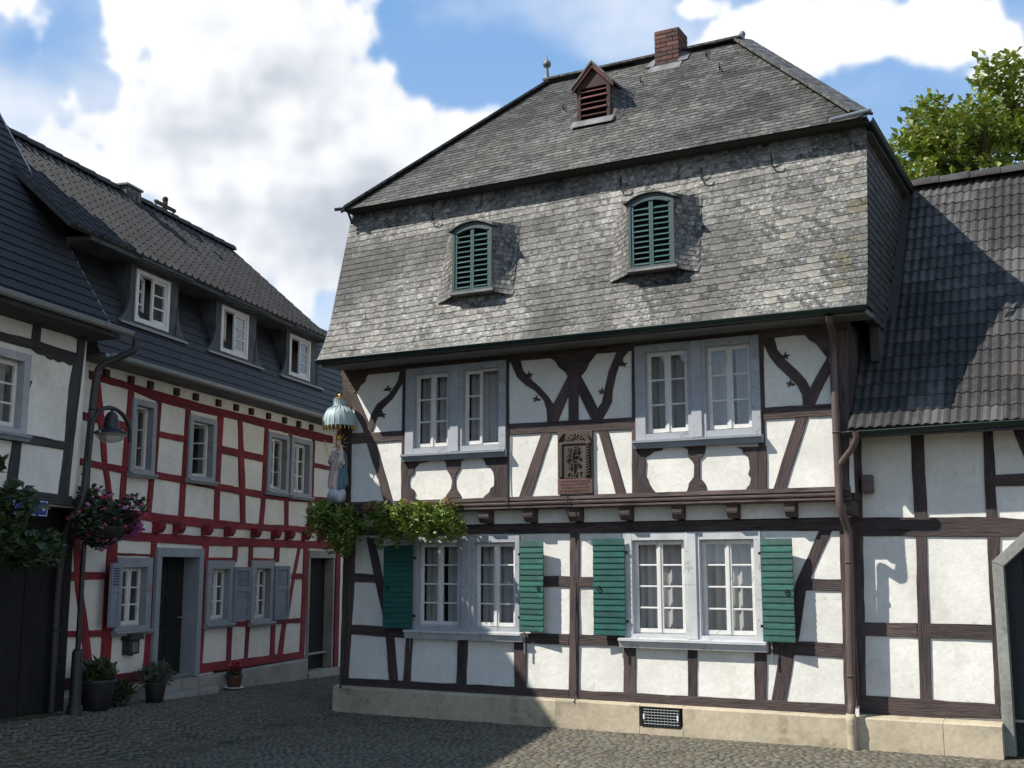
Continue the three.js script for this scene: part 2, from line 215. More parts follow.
// ---------------------------------------------------------------- measured outlines of beams and openings, metres on each wall
const D = {
  mg: [["sill_beam",[[0.045,0.429],[3.441,0.433],[3.44,0.289],[0.048,0.318]]],["sill_beam",[[3.444,0.433],[6.758,0.441],[6.762,0.289],[3.443,0.29]]],["post",[[0.04,2.347],[0.233,2.345],[0.225,1.698],[0.166,0.415],[0.02,0.408],[0.033,1.697]]],["post",[[3.474,2.375],[3.598,2.373],[3.568,0.425],[3.436,0.43]]],["post",[[6.749,2.346],[6.887,2.343],[6.868,0.43],[6.722,0.433]]],["rail",[[0.189,1.819],[0.552,1.8],[0.579,1.691],[0.175,1.705]]],["rail",[[2.787,1.795],[3.469,1.787],[3.463,1.655],[2.787,1.662]]],["rail",[[3.588,1.779],[4.194,1.779],[4.192,1.659],[3.581,1.656]]],["rail",[[6.282,1.772],[6.748,1.768],[6.748,1.643],[6.277,1.643]]],["rail",[[0.183,1.131],[0.737,1.119],[0.752,0.985],[0.178,1.006]]],["rail",[[0.856,1.115],[1.171,1.11],[1.174,0.979],[0.875,0.984]]],["rail",[[2.758,1.087],[3.45,1.093],[3.446,0.964],[2.758,0.97]]],["rail",[[3.573,1.092],[4.196,1.097],[4.194,0.975],[3.57,0.967]]],["rail",[[5.885,1.082],[6.054,1.082],[6.027,0.938],[5.88,0.939]]],["rail",[[6.222,1.087],[6.729,1.08],[6.732,0.929],[6.194,0.939]]],["brace",[[0.409,2.288],[0.53,1.846],[0.702,1.255],[0.754,0.983],[0.82,0.418],[0.96,0.419],[0.888,0.986],[0.837,1.271],[0.665,1.847],[0.549,2.287]]],["post",[[1.08,0.992],[1.181,0.995],[1.155,0.421],[1.04,0.422]]],["post",[[1.87,0.976],[2.017,0.98],[1.997,0.422],[1.849,0.427]]],["post",[[2.687,1.0],[2.856,1.005],[2.855,0.426],[2.693,0.424]]],["post",[[4.162,1.043],[4.317,1.047],[4.304,0.426],[4.151,0.43]]],["post",[[4.965,0.998],[5.078,1.002],[5.053,0.431],[4.951,0.431]]],["post",[[5.745,1.001],[5.889,1.005],[5.86,0.429],[5.733,0.433]]],["brace",[[6.54,2.327],[6.392,2.02],[6.247,1.735],[6.144,1.372],[6.026,0.934],[5.918,0.421],[6.082,0.419],[6.188,0.918],[6.264,1.158],[6.351,1.637],[6.477,1.921],[6.68,2.325]]],["top_plate",[[0.02,2.466],[6.858,2.428],[6.863,2.298],[0.024,2.326]]]],
  mgw: [[1.154,1.092,2.781,2.301],[4.188,1.071,5.866,2.306]],
  mgs: [[0.79,1.112,1.216,2.178],[2.815,1.119,3.17,2.217],[3.829,1.103,4.221,2.234],[5.885,1.086,6.264,2.212]],
  mu: [["top_plate",[[0.065,4.883],[7.002,4.668],[6.994,4.482],[0.076,4.501]]],["post",[[0.1,4.598],[0.26,4.585],[0.274,3.558],[0.279,2.769],[0.125,2.773]]],["post",[[1.095,4.572],[1.182,4.565],[1.189,2.745],[1.102,2.748]]],["post",[[2.65,4.547],[2.723,4.541],[2.713,2.768],[2.645,2.77]]],["post",[[4.41,4.531],[4.473,4.525],[4.435,2.766],[4.384,2.768]]],["post",[[5.959,4.542],[6.033,4.535],[6.001,2.753],[5.921,2.756]]],["post",[[6.803,4.552],[6.975,4.535],[6.918,2.681],[6.761,2.686]]],["rail",[[0.264,3.702],[1.133,3.695],[1.135,3.563],[0.268,3.562]]],["rail",[[2.694,3.692],[4.426,3.675],[4.423,3.524],[2.694,3.557]]],["rail",[[5.999,3.685],[6.784,3.68],[6.789,3.548],[5.994,3.551]]],["corner_bracket",[[0.1,4.598],[0.563,4.526],[0.498,4.475],[0.475,4.401],[0.401,4.358],[0.369,4.298],[0.278,4.235],[0.107,4.373]]],["brace",[[0.15,4.286],[0.227,4.141],[0.449,3.773],[0.537,3.532],[0.704,3.126],[0.825,2.768],[0.959,2.778],[0.864,3.046],[0.68,3.552],[0.56,3.82],[0.319,4.274]]],["curved_brace",[[1.062,4.534],[1.009,4.363],[0.873,4.2],[0.682,4.083],[0.593,3.952],[0.547,3.818],[0.517,3.71],[0.607,3.705],[0.657,3.815],[0.703,3.918],[0.78,4.022],[0.937,4.142],[1.074,4.319],[1.151,4.485]]],["thorn",[[0.811,4.254],[0.791,4.277],[0.842,4.289],[0.86,4.331],[0.874,4.292],[0.931,4.283],[0.887,4.265],[0.906,4.231],[0.862,4.256]]],["thorn",[[0.717,3.909],[0.697,3.932],[0.748,3.945],[0.766,3.986],[0.78,3.948],[0.837,3.939],[0.793,3.92],[0.813,3.887],[0.768,3.911]]],["carved_head",[[3.237,4.605],[3.305,4.494],[3.373,4.449],[3.426,4.365],[3.507,4.304],[3.555,4.236],[3.725,4.223],[3.8,4.297],[3.841,4.38],[3.902,4.448],[3.961,4.511],[4.014,4.584]]],["curved_brace",[[2.711,4.551],[2.833,4.288],[2.958,4.173],[3.097,4.088],[3.212,3.961],[3.255,3.834],[3.259,3.662],[3.394,3.654],[3.39,3.801],[3.342,3.907],[3.275,4.006],[3.152,4.138],[3.014,4.261],[2.917,4.369],[2.869,4.537]]],["brace",[[3.555,4.251],[3.347,3.907],[3.336,3.756],[3.319,3.664],[3.4,3.659],[3.564,4.01],[3.627,4.225]]],["post",[[3.56,4.255],[3.699,4.244],[3.688,3.642],[3.555,3.65]]],["brace",[[3.692,4.02],[3.851,3.705],[3.898,3.649],[4.002,3.643],[4.008,3.738],[3.952,3.809],[3.731,4.227],[3.654,4.233]]],["curved_brace",[[4.231,4.528],[4.154,4.377],[4.101,4.261],[4.046,4.048],[4.005,3.882],[3.947,3.809],[3.898,3.709],[3.929,3.652],[3.996,3.653],[4.068,3.763],[4.134,3.874],[4.149,4.016],[4.19,4.181],[4.23,4.299],[4.301,4.418],[4.405,4.524]]],["thorn",[[2.964,4.277],[2.948,4.299],[2.992,4.31],[3.009,4.349],[3.02,4.313],[3.07,4.304],[3.031,4.287],[3.048,4.256],[3.009,4.279]]],["thorn",[[3.154,3.96],[3.171,3.978],[3.127,3.996],[3.11,4.037],[3.099,4.003],[3.05,4.001],[3.088,3.979],[3.072,3.95],[3.11,3.967]]],["thorn",[[4.248,4.312],[4.233,4.332],[4.274,4.343],[4.29,4.38],[4.3,4.346],[4.346,4.337],[4.31,4.321],[4.325,4.291],[4.289,4.313]]],["thorn",[[4.053,3.99],[4.069,4.008],[4.027,4.025],[4.012,4.065],[4.002,4.032],[3.955,4.03],[3.991,4.008],[3.975,3.981],[4.011,3.997]]],["brace",[[3.191,3.575],[2.857,2.751],[3.021,2.747],[3.337,3.58]]],["brace",[[3.946,3.545],[4.175,2.75],[4.309,2.746],[4.075,3.55]]],["curved_brace",[[6.019,4.52],[6.029,4.417],[6.096,4.263],[6.171,4.156],[6.246,4.078],[6.395,3.914],[6.447,3.8],[6.454,3.656],[6.569,3.649],[6.56,3.803],[6.535,3.882],[6.496,3.973],[6.401,4.085],[6.273,4.219],[6.182,4.346],[6.15,4.508]]],["brace",[[6.75,4.215],[6.547,3.892],[6.525,3.783],[6.505,3.657],[6.576,3.666],[6.648,3.819],[6.773,4.037]]],["corner_bracket",[[6.497,4.492],[6.534,4.435],[6.572,4.4],[6.621,4.369],[6.662,4.312],[6.733,4.208],[6.838,4.155],[6.853,4.507]]],["thorn",[[6.235,4.24],[6.221,4.261],[6.261,4.272],[6.277,4.31],[6.286,4.275],[6.33,4.266],[6.295,4.249],[6.308,4.218],[6.275,4.241]]],["thorn",[[6.358,3.912],[6.373,3.931],[6.335,3.948],[6.322,3.988],[6.311,3.955],[6.267,3.953],[6.3,3.931],[6.285,3.903],[6.319,3.92]]],["brace",[[6.372,3.556],[6.073,2.74],[6.215,2.735],[6.504,3.552]]],["parapet_board",[[1.093,3.313],[1.103,2.739],[1.339,2.751],[1.296,2.803],[1.319,2.866],[1.294,2.905],[1.232,2.941],[1.219,3.018],[1.236,3.085],[1.291,3.119],[1.308,3.185],[1.38,3.244],[1.538,3.268],[1.537,3.314]]],["parapet_board",[[1.657,3.319],[1.789,3.245],[1.808,3.142],[1.862,3.064],[1.887,2.995],[1.87,2.9],[1.8,2.814],[1.783,2.772],[2.023,2.78],[2.006,2.82],[1.94,2.908],[1.928,3.024],[1.956,3.094],[2.003,3.157],[2.02,3.247],[2.13,3.318]]],["parapet_board",[[2.304,3.315],[2.361,3.243],[2.39,3.187],[2.442,3.155],[2.493,3.093],[2.51,3.008],[2.505,2.914],[2.454,2.886],[2.437,2.837],[2.358,2.78],[2.358,2.741],[2.702,2.751],[2.702,3.317]]],["parapet_board",[[4.404,3.297],[4.394,2.75],[4.69,2.76],[4.647,2.798],[4.59,2.887],[4.576,2.939],[4.552,2.976],[4.565,3.138],[4.551,3.18],[4.581,3.193],[4.676,3.249],[4.774,3.258],[4.775,3.295]]],["parapet_board",[[5.017,3.293],[5.093,3.252],[5.096,3.161],[5.142,3.118],[5.165,3.067],[5.156,2.931],[5.093,2.856],[5.082,2.798],[5.052,2.742],[5.302,2.751],[5.291,2.836],[5.268,2.878],[5.227,2.915],[5.233,3.132],[5.286,3.179],[5.307,3.251],[5.308,3.292]]],["parapet_board",[[5.675,3.252],[5.738,3.227],[5.75,3.177],[5.8,3.153],[5.816,3.094],[5.822,3.001],[5.801,2.935],[5.832,2.89],[5.816,2.824],[5.774,2.777],[5.773,2.748],[6.009,2.756],[6.019,3.246]]]],
  muw: [[1.164,3.368,2.689,4.52],[4.454,3.381,5.978,4.532]],
  mj: [[0.195,0.36],[0.897,1.056],[1.586,1.738],[2.275,2.421],[2.922,3.048],[3.547,3.683],[4.215,4.343],[4.871,4.993],[5.534,5.654],[6.2,6.314],[6.868,6.95]],
  mjy: [2.709,2.448,2.76,2.612],
  plaque: [[3.415,2.776,3.889,3.548]],
  vent: [[4.41,0.079,4.883,0.302]],
  wg: [["top_plate",[[6.953,3.527],[9.263,3.616],[9.247,3.389],[6.944,3.324]]],["post",[[6.837,3.398],[7.001,3.389],[6.919,0.48],[6.738,0.471]]],["post",[[7.527,3.404],[7.665,3.396],[7.653,2.41],[7.521,2.413]]],["post",[[7.524,2.241],[7.635,2.239],[7.595,0.495],[7.477,0.499]]],["post",[[8.269,3.405],[8.366,3.399],[8.352,2.376],[8.243,2.388]]],["post",[[8.242,2.232],[8.366,2.23],[8.335,1.561],[8.318,0.494],[8.214,0.498]]],["rail",[[6.903,2.438],[8.243,2.42],[9.174,2.351],[9.164,2.2],[8.231,2.214],[6.894,2.24]]],["rail",[[8.338,2.859],[9.211,2.867],[9.201,2.735],[8.341,2.743]]],["brace",[[8.554,3.345],[8.787,3.374],[8.904,2.848],[8.714,2.844]]],["rail",[[6.915,1.304],[7.489,1.309],[7.487,1.159],[6.908,1.161]]],["rail",[[7.606,1.307],[8.239,1.305],[8.234,1.155],[7.603,1.157]]],["sill_beam",[[6.836,0.529],[8.252,0.505],[8.262,0.362],[6.826,0.308]]]],
  wp: [[8.276,1.951],[8.603,2.257],[8.377,1.91],[8.592,2.093],[8.292,0.337],[8.382,0.343]],
  red: [["top_plate",[[-6.96,4.265],[-6.095,4.233],[-5.493,4.223],[-4.432,4.202],[0.074,4.224],[0.082,4.089],[-0.699,4.07],[-2.414,4.081],[-3.308,4.092],[-4.422,4.078],[-5.481,4.083],[-6.057,4.146],[-6.95,4.156]]],["rail",[[-7.028,3.741],[-6.753,3.74],[-6.725,3.644],[-7.019,3.646]]],["rail",[[-6.643,3.741],[-6.15,3.722],[-6.163,3.625],[-6.603,3.64]]],["rail",[[-5.412,3.694],[-4.794,3.697],[-4.802,3.61],[-5.421,3.608]]],["rail",[[-3.793,3.666],[-3.275,3.654],[-3.255,3.542],[-3.792,3.549]]],["rail",[[-3.138,3.654],[-2.449,3.638],[-2.468,3.535],[-3.105,3.541]]],["rail",[[-0.675,3.682],[0.106,3.672],[0.111,3.597],[-0.686,3.6]]],["rail",[[-7.052,3.184],[-6.078,3.157],[-4.712,3.139],[-3.806,3.104],[-2.442,3.072],[-1.544,3.071],[0.138,3.121],[0.144,3.023],[-1.538,2.973],[-2.434,2.963],[-3.798,3.002],[-4.705,3.042],[-6.07,3.069],[-7.045,3.107]]],["jetty_beam",[[-7.371,2.656],[-6.116,2.623],[-4.769,2.592],[-2.949,2.562],[0.298,2.581],[0.303,2.483],[-4.291,2.45],[-6.106,2.511],[-7.36,2.541]]],["post",[[-6.843,4.173],[-6.769,3.762],[-6.684,3.526],[-6.585,3.103],[-6.519,2.936],[-6.439,2.62],[-6.335,2.625],[-6.43,2.967],[-6.51,3.171],[-6.568,3.476],[-6.648,3.815],[-6.744,4.163]]],["post",[[-6.142,4.166],[-6.185,3.161],[-6.201,2.983],[-6.22,2.606],[-6.104,2.611],[-6.085,2.992],[-6.066,3.146],[-6.021,4.171]]],["post",[[-5.483,4.116],[-5.504,3.126],[-5.427,3.125],[-5.384,4.116]]],["post",[[-4.774,4.103],[-4.805,3.125],[-4.685,3.12],[-4.662,4.104]]],["post",[[-3.914,4.084],[-3.922,3.074],[-3.913,2.556],[-3.766,2.547],[-3.782,3.084],[-3.762,4.104]]],["post",[[-3.331,4.112],[-3.211,3.122],[-3.119,2.533],[-2.99,2.538],[-3.043,3.134],[-3.202,4.112]]],["post",[[-2.462,4.107],[-2.493,3.093],[-2.547,2.53],[-2.417,2.534],[-2.361,3.054],[-2.355,4.088]]],["post",[[-1.636,4.071],[-1.597,3.051],[-1.485,3.058],[-1.527,4.066]]],["post",[[-1.719,3.011],[-1.687,2.526],[-1.562,2.53],[-1.586,3.019]]],["post",[[-0.749,4.099],[-0.761,3.032],[-0.659,3.037],[-0.649,4.093]]],["post",[[-0.815,3.029],[-0.838,2.537],[-0.703,2.541],[-0.698,3.035]]],["post",[[-5.58,3.12],[-5.607,2.595],[-5.504,2.587],[-5.468,3.115]]],["post",[[-4.823,3.096],[-4.842,2.561],[-4.709,2.567],[-4.693,3.091]]],["top_plate",[[-7.418,2.4],[-6.163,2.346],[-3.732,2.331],[0.311,2.345],[0.319,2.221],[-4.271,2.202],[-6.166,2.24],[-7.478,2.284]]],["post",[[-7.445,2.308],[-7.211,2.303],[-7.217,0.488],[-7.477,0.493]]],["brace",[[-7.081,2.295],[-7.022,1.865],[-6.974,1.632],[-6.903,1.398],[-6.816,1.069],[-6.677,0.596],[-6.532,0.595],[-6.691,1.156],[-6.842,1.629],[-6.89,1.864],[-6.969,2.299]]],["post",[[-6.401,2.265],[-6.412,1.985],[-6.414,1.13],[-6.424,0.585],[-6.227,0.58],[-6.221,1.071],[-6.209,2.01],[-6.211,2.27]]],["post",[[-5.464,2.262],[-5.444,1.603],[-5.461,1.437],[-5.518,0.543],[-5.383,0.531],[-5.349,1.601],[-5.343,2.252]]],["post",[[-4.166,2.222],[-4.174,1.165],[-4.206,0.511],[-4.076,0.5],[-4.036,1.437],[-4.025,2.224]]],["post",[[-3.324,2.223],[-3.328,1.973],[-3.209,1.973],[-3.192,2.225]]],["post",[[-3.396,1.059],[-3.397,0.502],[-3.275,0.5],[-3.27,1.053]]],["post",[[-2.837,2.232],[-2.841,1.107],[-2.875,0.49],[-2.784,0.491],[-2.729,1.103],[-2.724,2.234]]],["post",[[-2.0,2.231],[-2.014,1.978],[-1.852,1.979],[-1.842,2.234]]],["post",[[-2.046,1.042],[-2.05,0.473],[-1.902,0.47],[-1.908,1.036]]],["brace",[[-1.182,2.245],[-1.379,1.672],[-1.556,1.116],[-1.661,1.009],[-1.804,0.47],[-1.635,0.466],[-1.524,1.003],[-1.449,1.096],[-1.262,1.72],[-1.067,2.247]]],["post",[[-0.957,2.249],[-0.984,1.028],[-1.018,0.397],[-0.846,0.384],[-0.818,1.021],[-0.789,2.252]]],["post",[[0.337,2.271],[0.34,0.021],[0.531,0.004],[0.532,2.274]]],["rail",[[-7.24,1.849],[-7.02,1.846],[-6.992,1.744],[-7.248,1.74]]],["rail",[[-6.888,1.843],[-6.378,1.839],[-6.391,1.754],[-6.861,1.749]]],["rail",[[-1.369,1.796],[-0.943,1.787],[-0.953,1.701],[-1.399,1.705]]],["rail",[[-6.215,2.077],[-5.447,2.065],[-5.444,2.034],[-6.212,2.045]]],["rail",[[-4.042,2.035],[-3.273,2.032],[-3.27,1.991],[-4.039,1.992]]],["rail",[[-2.754,2.036],[-1.966,2.032],[-1.964,1.994],[-2.751,1.993]]],["rail",[[-7.265,1.169],[-6.843,1.152],[-6.817,1.081],[-7.258,1.104]]],["rail",[[-6.671,1.148],[-6.15,1.128],[-6.142,1.043],[-6.654,1.072]]],["rail",[[-4.13,1.115],[-2.84,1.093],[-2.835,1.018],[-4.125,1.044]]],["rail",[[-2.763,1.092],[-0.934,1.058],[-0.944,0.985],[-2.757,1.014]]],["sill_beam",[[-7.353,0.634],[-6.184,0.594],[-5.364,0.572],[-5.361,0.441],[-7.376,0.51]]],["sill_beam",[[-4.218,0.561],[-0.861,0.51],[-0.828,0.399],[-4.207,0.43]]]],
  redw: [[-6.081,3.1,-5.537,4.05],[-4.72,3.115,-3.989,4.012],[-2.399,3.087,-1.677,4.031],[-1.599,3.069,-0.812,4.031],[-6.233,1.111,-5.466,2.019],[-4.082,1.097,-3.338,1.993],[-2.799,1.06,-2.064,1.999]],
  reddoor: [[-5.386,0.412,-4.225,2.155],[-0.774,0.168,0.274,2.08]],
  redshut: [[-6.586,1.177,-6.255,1.948],[-3.418,1.118,-3.045,1.899],[-2.048,1.077,-1.728,1.915]],
  redj1: [-6.644,-6.115,-5.678,-5.047,-4.554,-3.93,-3.412,-2.944,-2.383,-1.824,-1.308,-0.824],
  redj1y: [4.362,4.263,4.328,4.225],
  redj2: [-6.931,-6.475,-5.966,-5.386,-4.901,-4.171,-3.539,-2.731,-2.073,-1.592,-0.984,-0.369],
  redj2y: [2.479,2.347,2.565],
  redmail: [[-6.039,0.798,-5.728,1.082]],
  blk: [["top_plate",[[-9.337,4.631],[-8.995,4.635],[-8.379,4.624],[-7.671,4.618],[-7.526,4.61],[-7.565,4.562],[-7.679,4.552],[-8.372,4.556],[-8.989,4.57],[-9.33,4.56]]],["post",[[-8.439,4.585],[-8.465,4.329],[-8.324,4.329],[-8.318,4.584]]],["post",[[-7.681,4.57],[-7.686,4.322],[-7.741,4.149],[-7.785,3.882],[-7.798,3.294],[-7.862,2.676],[-7.684,2.669],[-7.647,3.309],[-7.591,3.911],[-7.526,4.61]]],["rail",[[-9.306,4.322],[-8.964,4.328],[-8.466,4.337],[-7.701,4.323],[-7.716,4.189],[-7.784,4.169],[-7.827,4.174],[-7.883,4.188],[-7.925,4.19],[-7.991,4.168],[-8.032,4.178],[-8.087,4.188],[-8.139,4.17],[-8.18,4.184],[-8.234,4.203],[-8.337,4.198],[-8.456,4.236],[-8.955,4.235],[-9.296,4.227]]],["post",[[-8.496,3.879],[-8.5,3.288],[-8.643,3.255],[-8.706,2.692],[-8.55,2.685],[-8.518,3.219],[-8.488,3.289],[-8.454,3.784],[-8.415,3.892]]],["rail",[[-9.197,3.256],[-8.857,3.261],[-8.502,3.307],[-7.798,3.294],[-7.817,3.2],[-8.492,3.205],[-8.851,3.203],[-9.191,3.196]]],["jetty_beam",[[-9.143,2.727],[-8.589,2.713],[-7.631,2.69],[-7.606,2.577],[-8.79,2.59],[-9.13,2.602]]]],
  blkw: [[-9.347,3.284,-8.497,4.157]],
  blky: [2.705,2.609],
  chk: {}
};
// ---------------------------------------------------------------- half-timbered walls
function inPoly(x, y, P) { let c = false; for (let i = 0, j = P.length - 1; i < P.length; j = i++) { const [xi, yi] = P[i], [xj, yj] = P[j]; if ((yi > y) !== (yj > y) && x < (xj - xi) * (y - yi) / (yj - yi) + xi) c = !c; } return c; }
function rdp(p, e) { // closed loop
  const seg = (a, b) => { let m = 0, k = -1; const A = p[a], B = p[b], dx = B[0] - A[0], dy = B[1] - A[1], l = Math.hypot(dx, dy) || 1e-9; for (let i = a + 1; i < b; i++) { const d = Math.abs((p[i][0] - A[0]) * dy - (p[i][1] - A[1]) * dx) / l; if (d > m) { m = d; k = i; } } return m > e ? [...seg(a, k), ...seg(k, b)] : [A]; };
  let far = 0, fd = 0; p.forEach((q, i) => { const d = Math.hypot(q[0] - p[0][0], q[1] - p[0][1]); if (d > fd) { fd = d; far = i; } }); p = [...p, p[0]];
  return [...seg(0, far), ...seg(far, p.length - 1)];
}
const ring = (o) => (Array.isArray(o[0]) ? o : [[o[0], o[1]], [o[2], o[1]], [o[2], o[3]], [o[0], o[3]]]);
// the plaster fields that the timbers leave open, each as an outline
function fields(bounds, polys, openings, h = .012) {
  const [x0, y0, x1, y1] = bounds, W = Math.round((x1 - x0) / h), H = Math.round((y1 - y0) / h), m = new Int32Array(W * H);
  const block = (P) => { const xs = P.map((p) => p[0]), ys = P.map((p) => p[1]); const a = Math.max(0, Math.floor((Math.min(...xs) - x0) / h)), b = Math.min(W - 1, Math.ceil((Math.max(...xs) - x0) / h)), c = Math.max(0, Math.floor((Math.min(...ys) - y0) / h)), d = Math.min(H - 1, Math.ceil((Math.max(...ys) - y0) / h)); for (let j = c; j <= d; j++) for (let i = a; i <= b; i++) if (inPoly(x0 + (i + .5) * h, y0 + (j + .5) * h, P)) m[j * W + i] = -1; };
  polys.forEach(block); openings.forEach((o) => block(ring(o)));
  const out = []; let id = 0;
  for (let s = 0; s < W * H; s++) {
    if (m[s]) continue; id++; const q = [s], cells = []; m[s] = id;
    while (q.length) { const k = q.pop(); cells.push(k); const i = k % W, j = (k / W) | 0; if (i > 0 && !m[k - 1]) { m[k - 1] = id; q.push(k - 1); } if (i < W - 1 && !m[k + 1]) { m[k + 1] = id; q.push(k + 1); } if (j > 0 && !m[k - W]) { m[k - W] = id; q.push(k - W); } if (j < H - 1 && !m[k + W]) { m[k + W] = id; q.push(k + W); } }
    if (cells.length < 40) continue;
    const S = new Set(); for (const k of cells) { const i = k % W, j = (k / W) | 0; for (let b = -2; b <= 2; b++) for (let a = -2; a <= 2; a++) S.add((j + b + 4) * 4096 + i + a + 4); }
    const E = new Map(), key = (a, b) => b * 4096 + a; const add = (a, b, c, d) => { const k = key(a, b); (E.get(k) ?? E.set(k, []).get(k)).push(key(c, d)); };
    for (const k of S) { const i = k % 4096, j = (k / 4096) | 0; if (!S.has(k - 4096)) add(i, j, i + 1, j); if (!S.has(k + 1)) add(i + 1, j, i + 1, j + 1); if (!S.has(k + 4096)) add(i + 1, j + 1, i, j + 1); if (!S.has(k - 1)) add(i, j + 1, i, j); }
    const loops = [];
    for (const [st] of E) while (E.get(st)?.length) { const L = []; let k = st; do { L.push([x0 + (k % 4096 - 4) * h, y0 + (((k / 4096) | 0) - 4) * h]); const n = E.get(k); k = n.pop(); } while (k !== st && E.get(k)?.length); loops.push(rdp(L, .01)); }
    const area = (L) => L.reduce((s, p, i) => { const n = L[(i + 1) % L.length]; return s + p[0] * n[1] - n[0] * p[1]; }, 0);
    loops.sort((a, b) => area(b) - area(a)); out.push({ outline: loops[0], holes: loops.slice(1).filter((l) => l.length > 2) });
  }
  return out;
}
let fseed = 100;
function halfTimber(parent, list, mats, z, bounds, openings, plaster, { proud = .016, core = true, coreZ = .2 } = {}) {
  const r = rng(fseed++);
  for (const [name, pts] of list) {
    const P = hewn(pts, .0045, r), f = z + r() * .003 + (name === 'post' ? .002 : name === 'brace' || name === 'curved_brace' ? -.001 : .0035) + (name === 'thorn' ? .0 : 0);
    mesh(name, grainUV(prism(P, z - .055, f, .005), pts, offs()), mats[(r() * mats.length) | 0], parent);
  }
  for (const f of fields(bounds, list.map((l) => l[1]), openings)) {
    const s = shapeOf(f.outline); s.holes = f.holes.map((h) => new THREE.Path(h.map((p) => new THREE.Vector2(...p))));
    const g = new THREE.ExtrudeGeometry(s, { depth: .04, bevelEnabled: false, steps: 1 }).translate(0, 0, z - proud - .04 + (r() - .5) * .006); const o = offs(), uv = g.attributes.uv; for (let i = 0; i < uv.count; i++) uv.setXY(i, uv.getX(i) + o[0], uv.getY(i) + o[1]);
    mesh('infill_panel', g, plaster, parent);
  }
  if (core) { const [x0, y0, x1, y1] = bounds, s = shapeOf([[x0, y0], [x1, y0], [x1, y1], [x0, y1]]); s.holes = openings.map((o) => { const R = ring(o), mx = R.reduce((q, p) => q + p[0], 0) / R.length, my = R.reduce((q, p) => q + p[1], 0) / R.length; return new THREE.Path(R.map((p) => new THREE.Vector2(p[0] + Math.sign(mx - p[0]) * .02, p[1] + Math.sign(my - p[1]) * .02))); }); mesh('wall_core', new THREE.ExtrudeGeometry(s, { depth: coreZ - .07, bevelEnabled: false, steps: 1 }).translate(0, 0, z - coreZ), M.core, parent); }
}

// ---------------------------------------------------------------- windows, shutters
function profileX(prof, x0, x1) { // profile given as [z, y], run along x
  return new THREE.ExtrudeGeometry(new THREE.Shape(ccw(prof.map(([z, y]) => [-z, y])).map((p) => new THREE.Vector2(...p))), { depth: x1 - x0, bevelEnabled: false, steps: 1 }).rotateY(Math.PI / 2).translate(x0, 0, 0);
}
function curtainGeo(w, h, seed, n = 40) { const g = new THREE.PlaneGeometry(w, h, n, 6), p = g.attributes.position; for (let i = 0; i < p.count; i++) { const x = p.getX(i) / w + .5, y = p.getY(i) / h; p.setZ(i, .018 * Math.sin(x * w * 62 + 2.5 * noise3(x * 5, seed, y * .8)) + .02 * (noise3(x * 9, seed + 4, y) - .5)); } g.computeVertexNormals(); return g; }
let wseed = 0;
const UNIT = new THREE.BoxGeometry(1, 1, 1);
// one leaf: frame, muntins and panes, hinge on side s (-1 left, 1 right), swung inwards by a
function leaf(win, x0, y0, x1, y1, z, rows, a, s, m, r) {
  const w = x1 - x0, h = y1 - y0, st = .036, mt = .02, d = .036, g = [], top = y0, hx = s < 0 ? x0 : x1;
  const X0 = s < 0 ? 0 : -w, X1 = X0 + w;
  g.push(rbox(X0, 0, -d, X0 + st, h, 0, .005), rbox(X1 - st, 0, -d, X1, h, 0, .005), box(X0 + st, 0, -d, X1 - st, st * 1.25, -.001), box(X0 + st, h - st, -d, X1 - st, h, -.001));
  const ih = (h - st * 2.25 - mt * (rows - 1)) / rows;
  for (let k = 1; k < rows; k++) { const y = st * 1.25 + k * ih + (k - 1) * mt; g.push(rbox(X0 + st - .002, y, -d + .006, X1 - st + .002, y + mt, -.004, .004)); }
  const L = mesh('casement', tuv(merge(g), offs()), m, win); L.position.set(hx, y0, z); L.rotation.y = -s * a;
  for (let k = 0; k < rows; k++) { const y = st * 1.25 + k * (ih + mt); const p = mesh('pane', UNIT, M.glass, win); p.scale.set(w - 2 * st + .008, ih + .008, .004); const c = V((X0 + X1) / 2, y + ih / 2, -d * .55).applyAxisAngle(V(0, 1, 0), L.rotation.y); p.position.set(hx + c.x, y0 + c.y, z + c.z); p.rotation.set((r() - .5) * .03, L.rotation.y + (r() - .5) * .03, 0); }
}
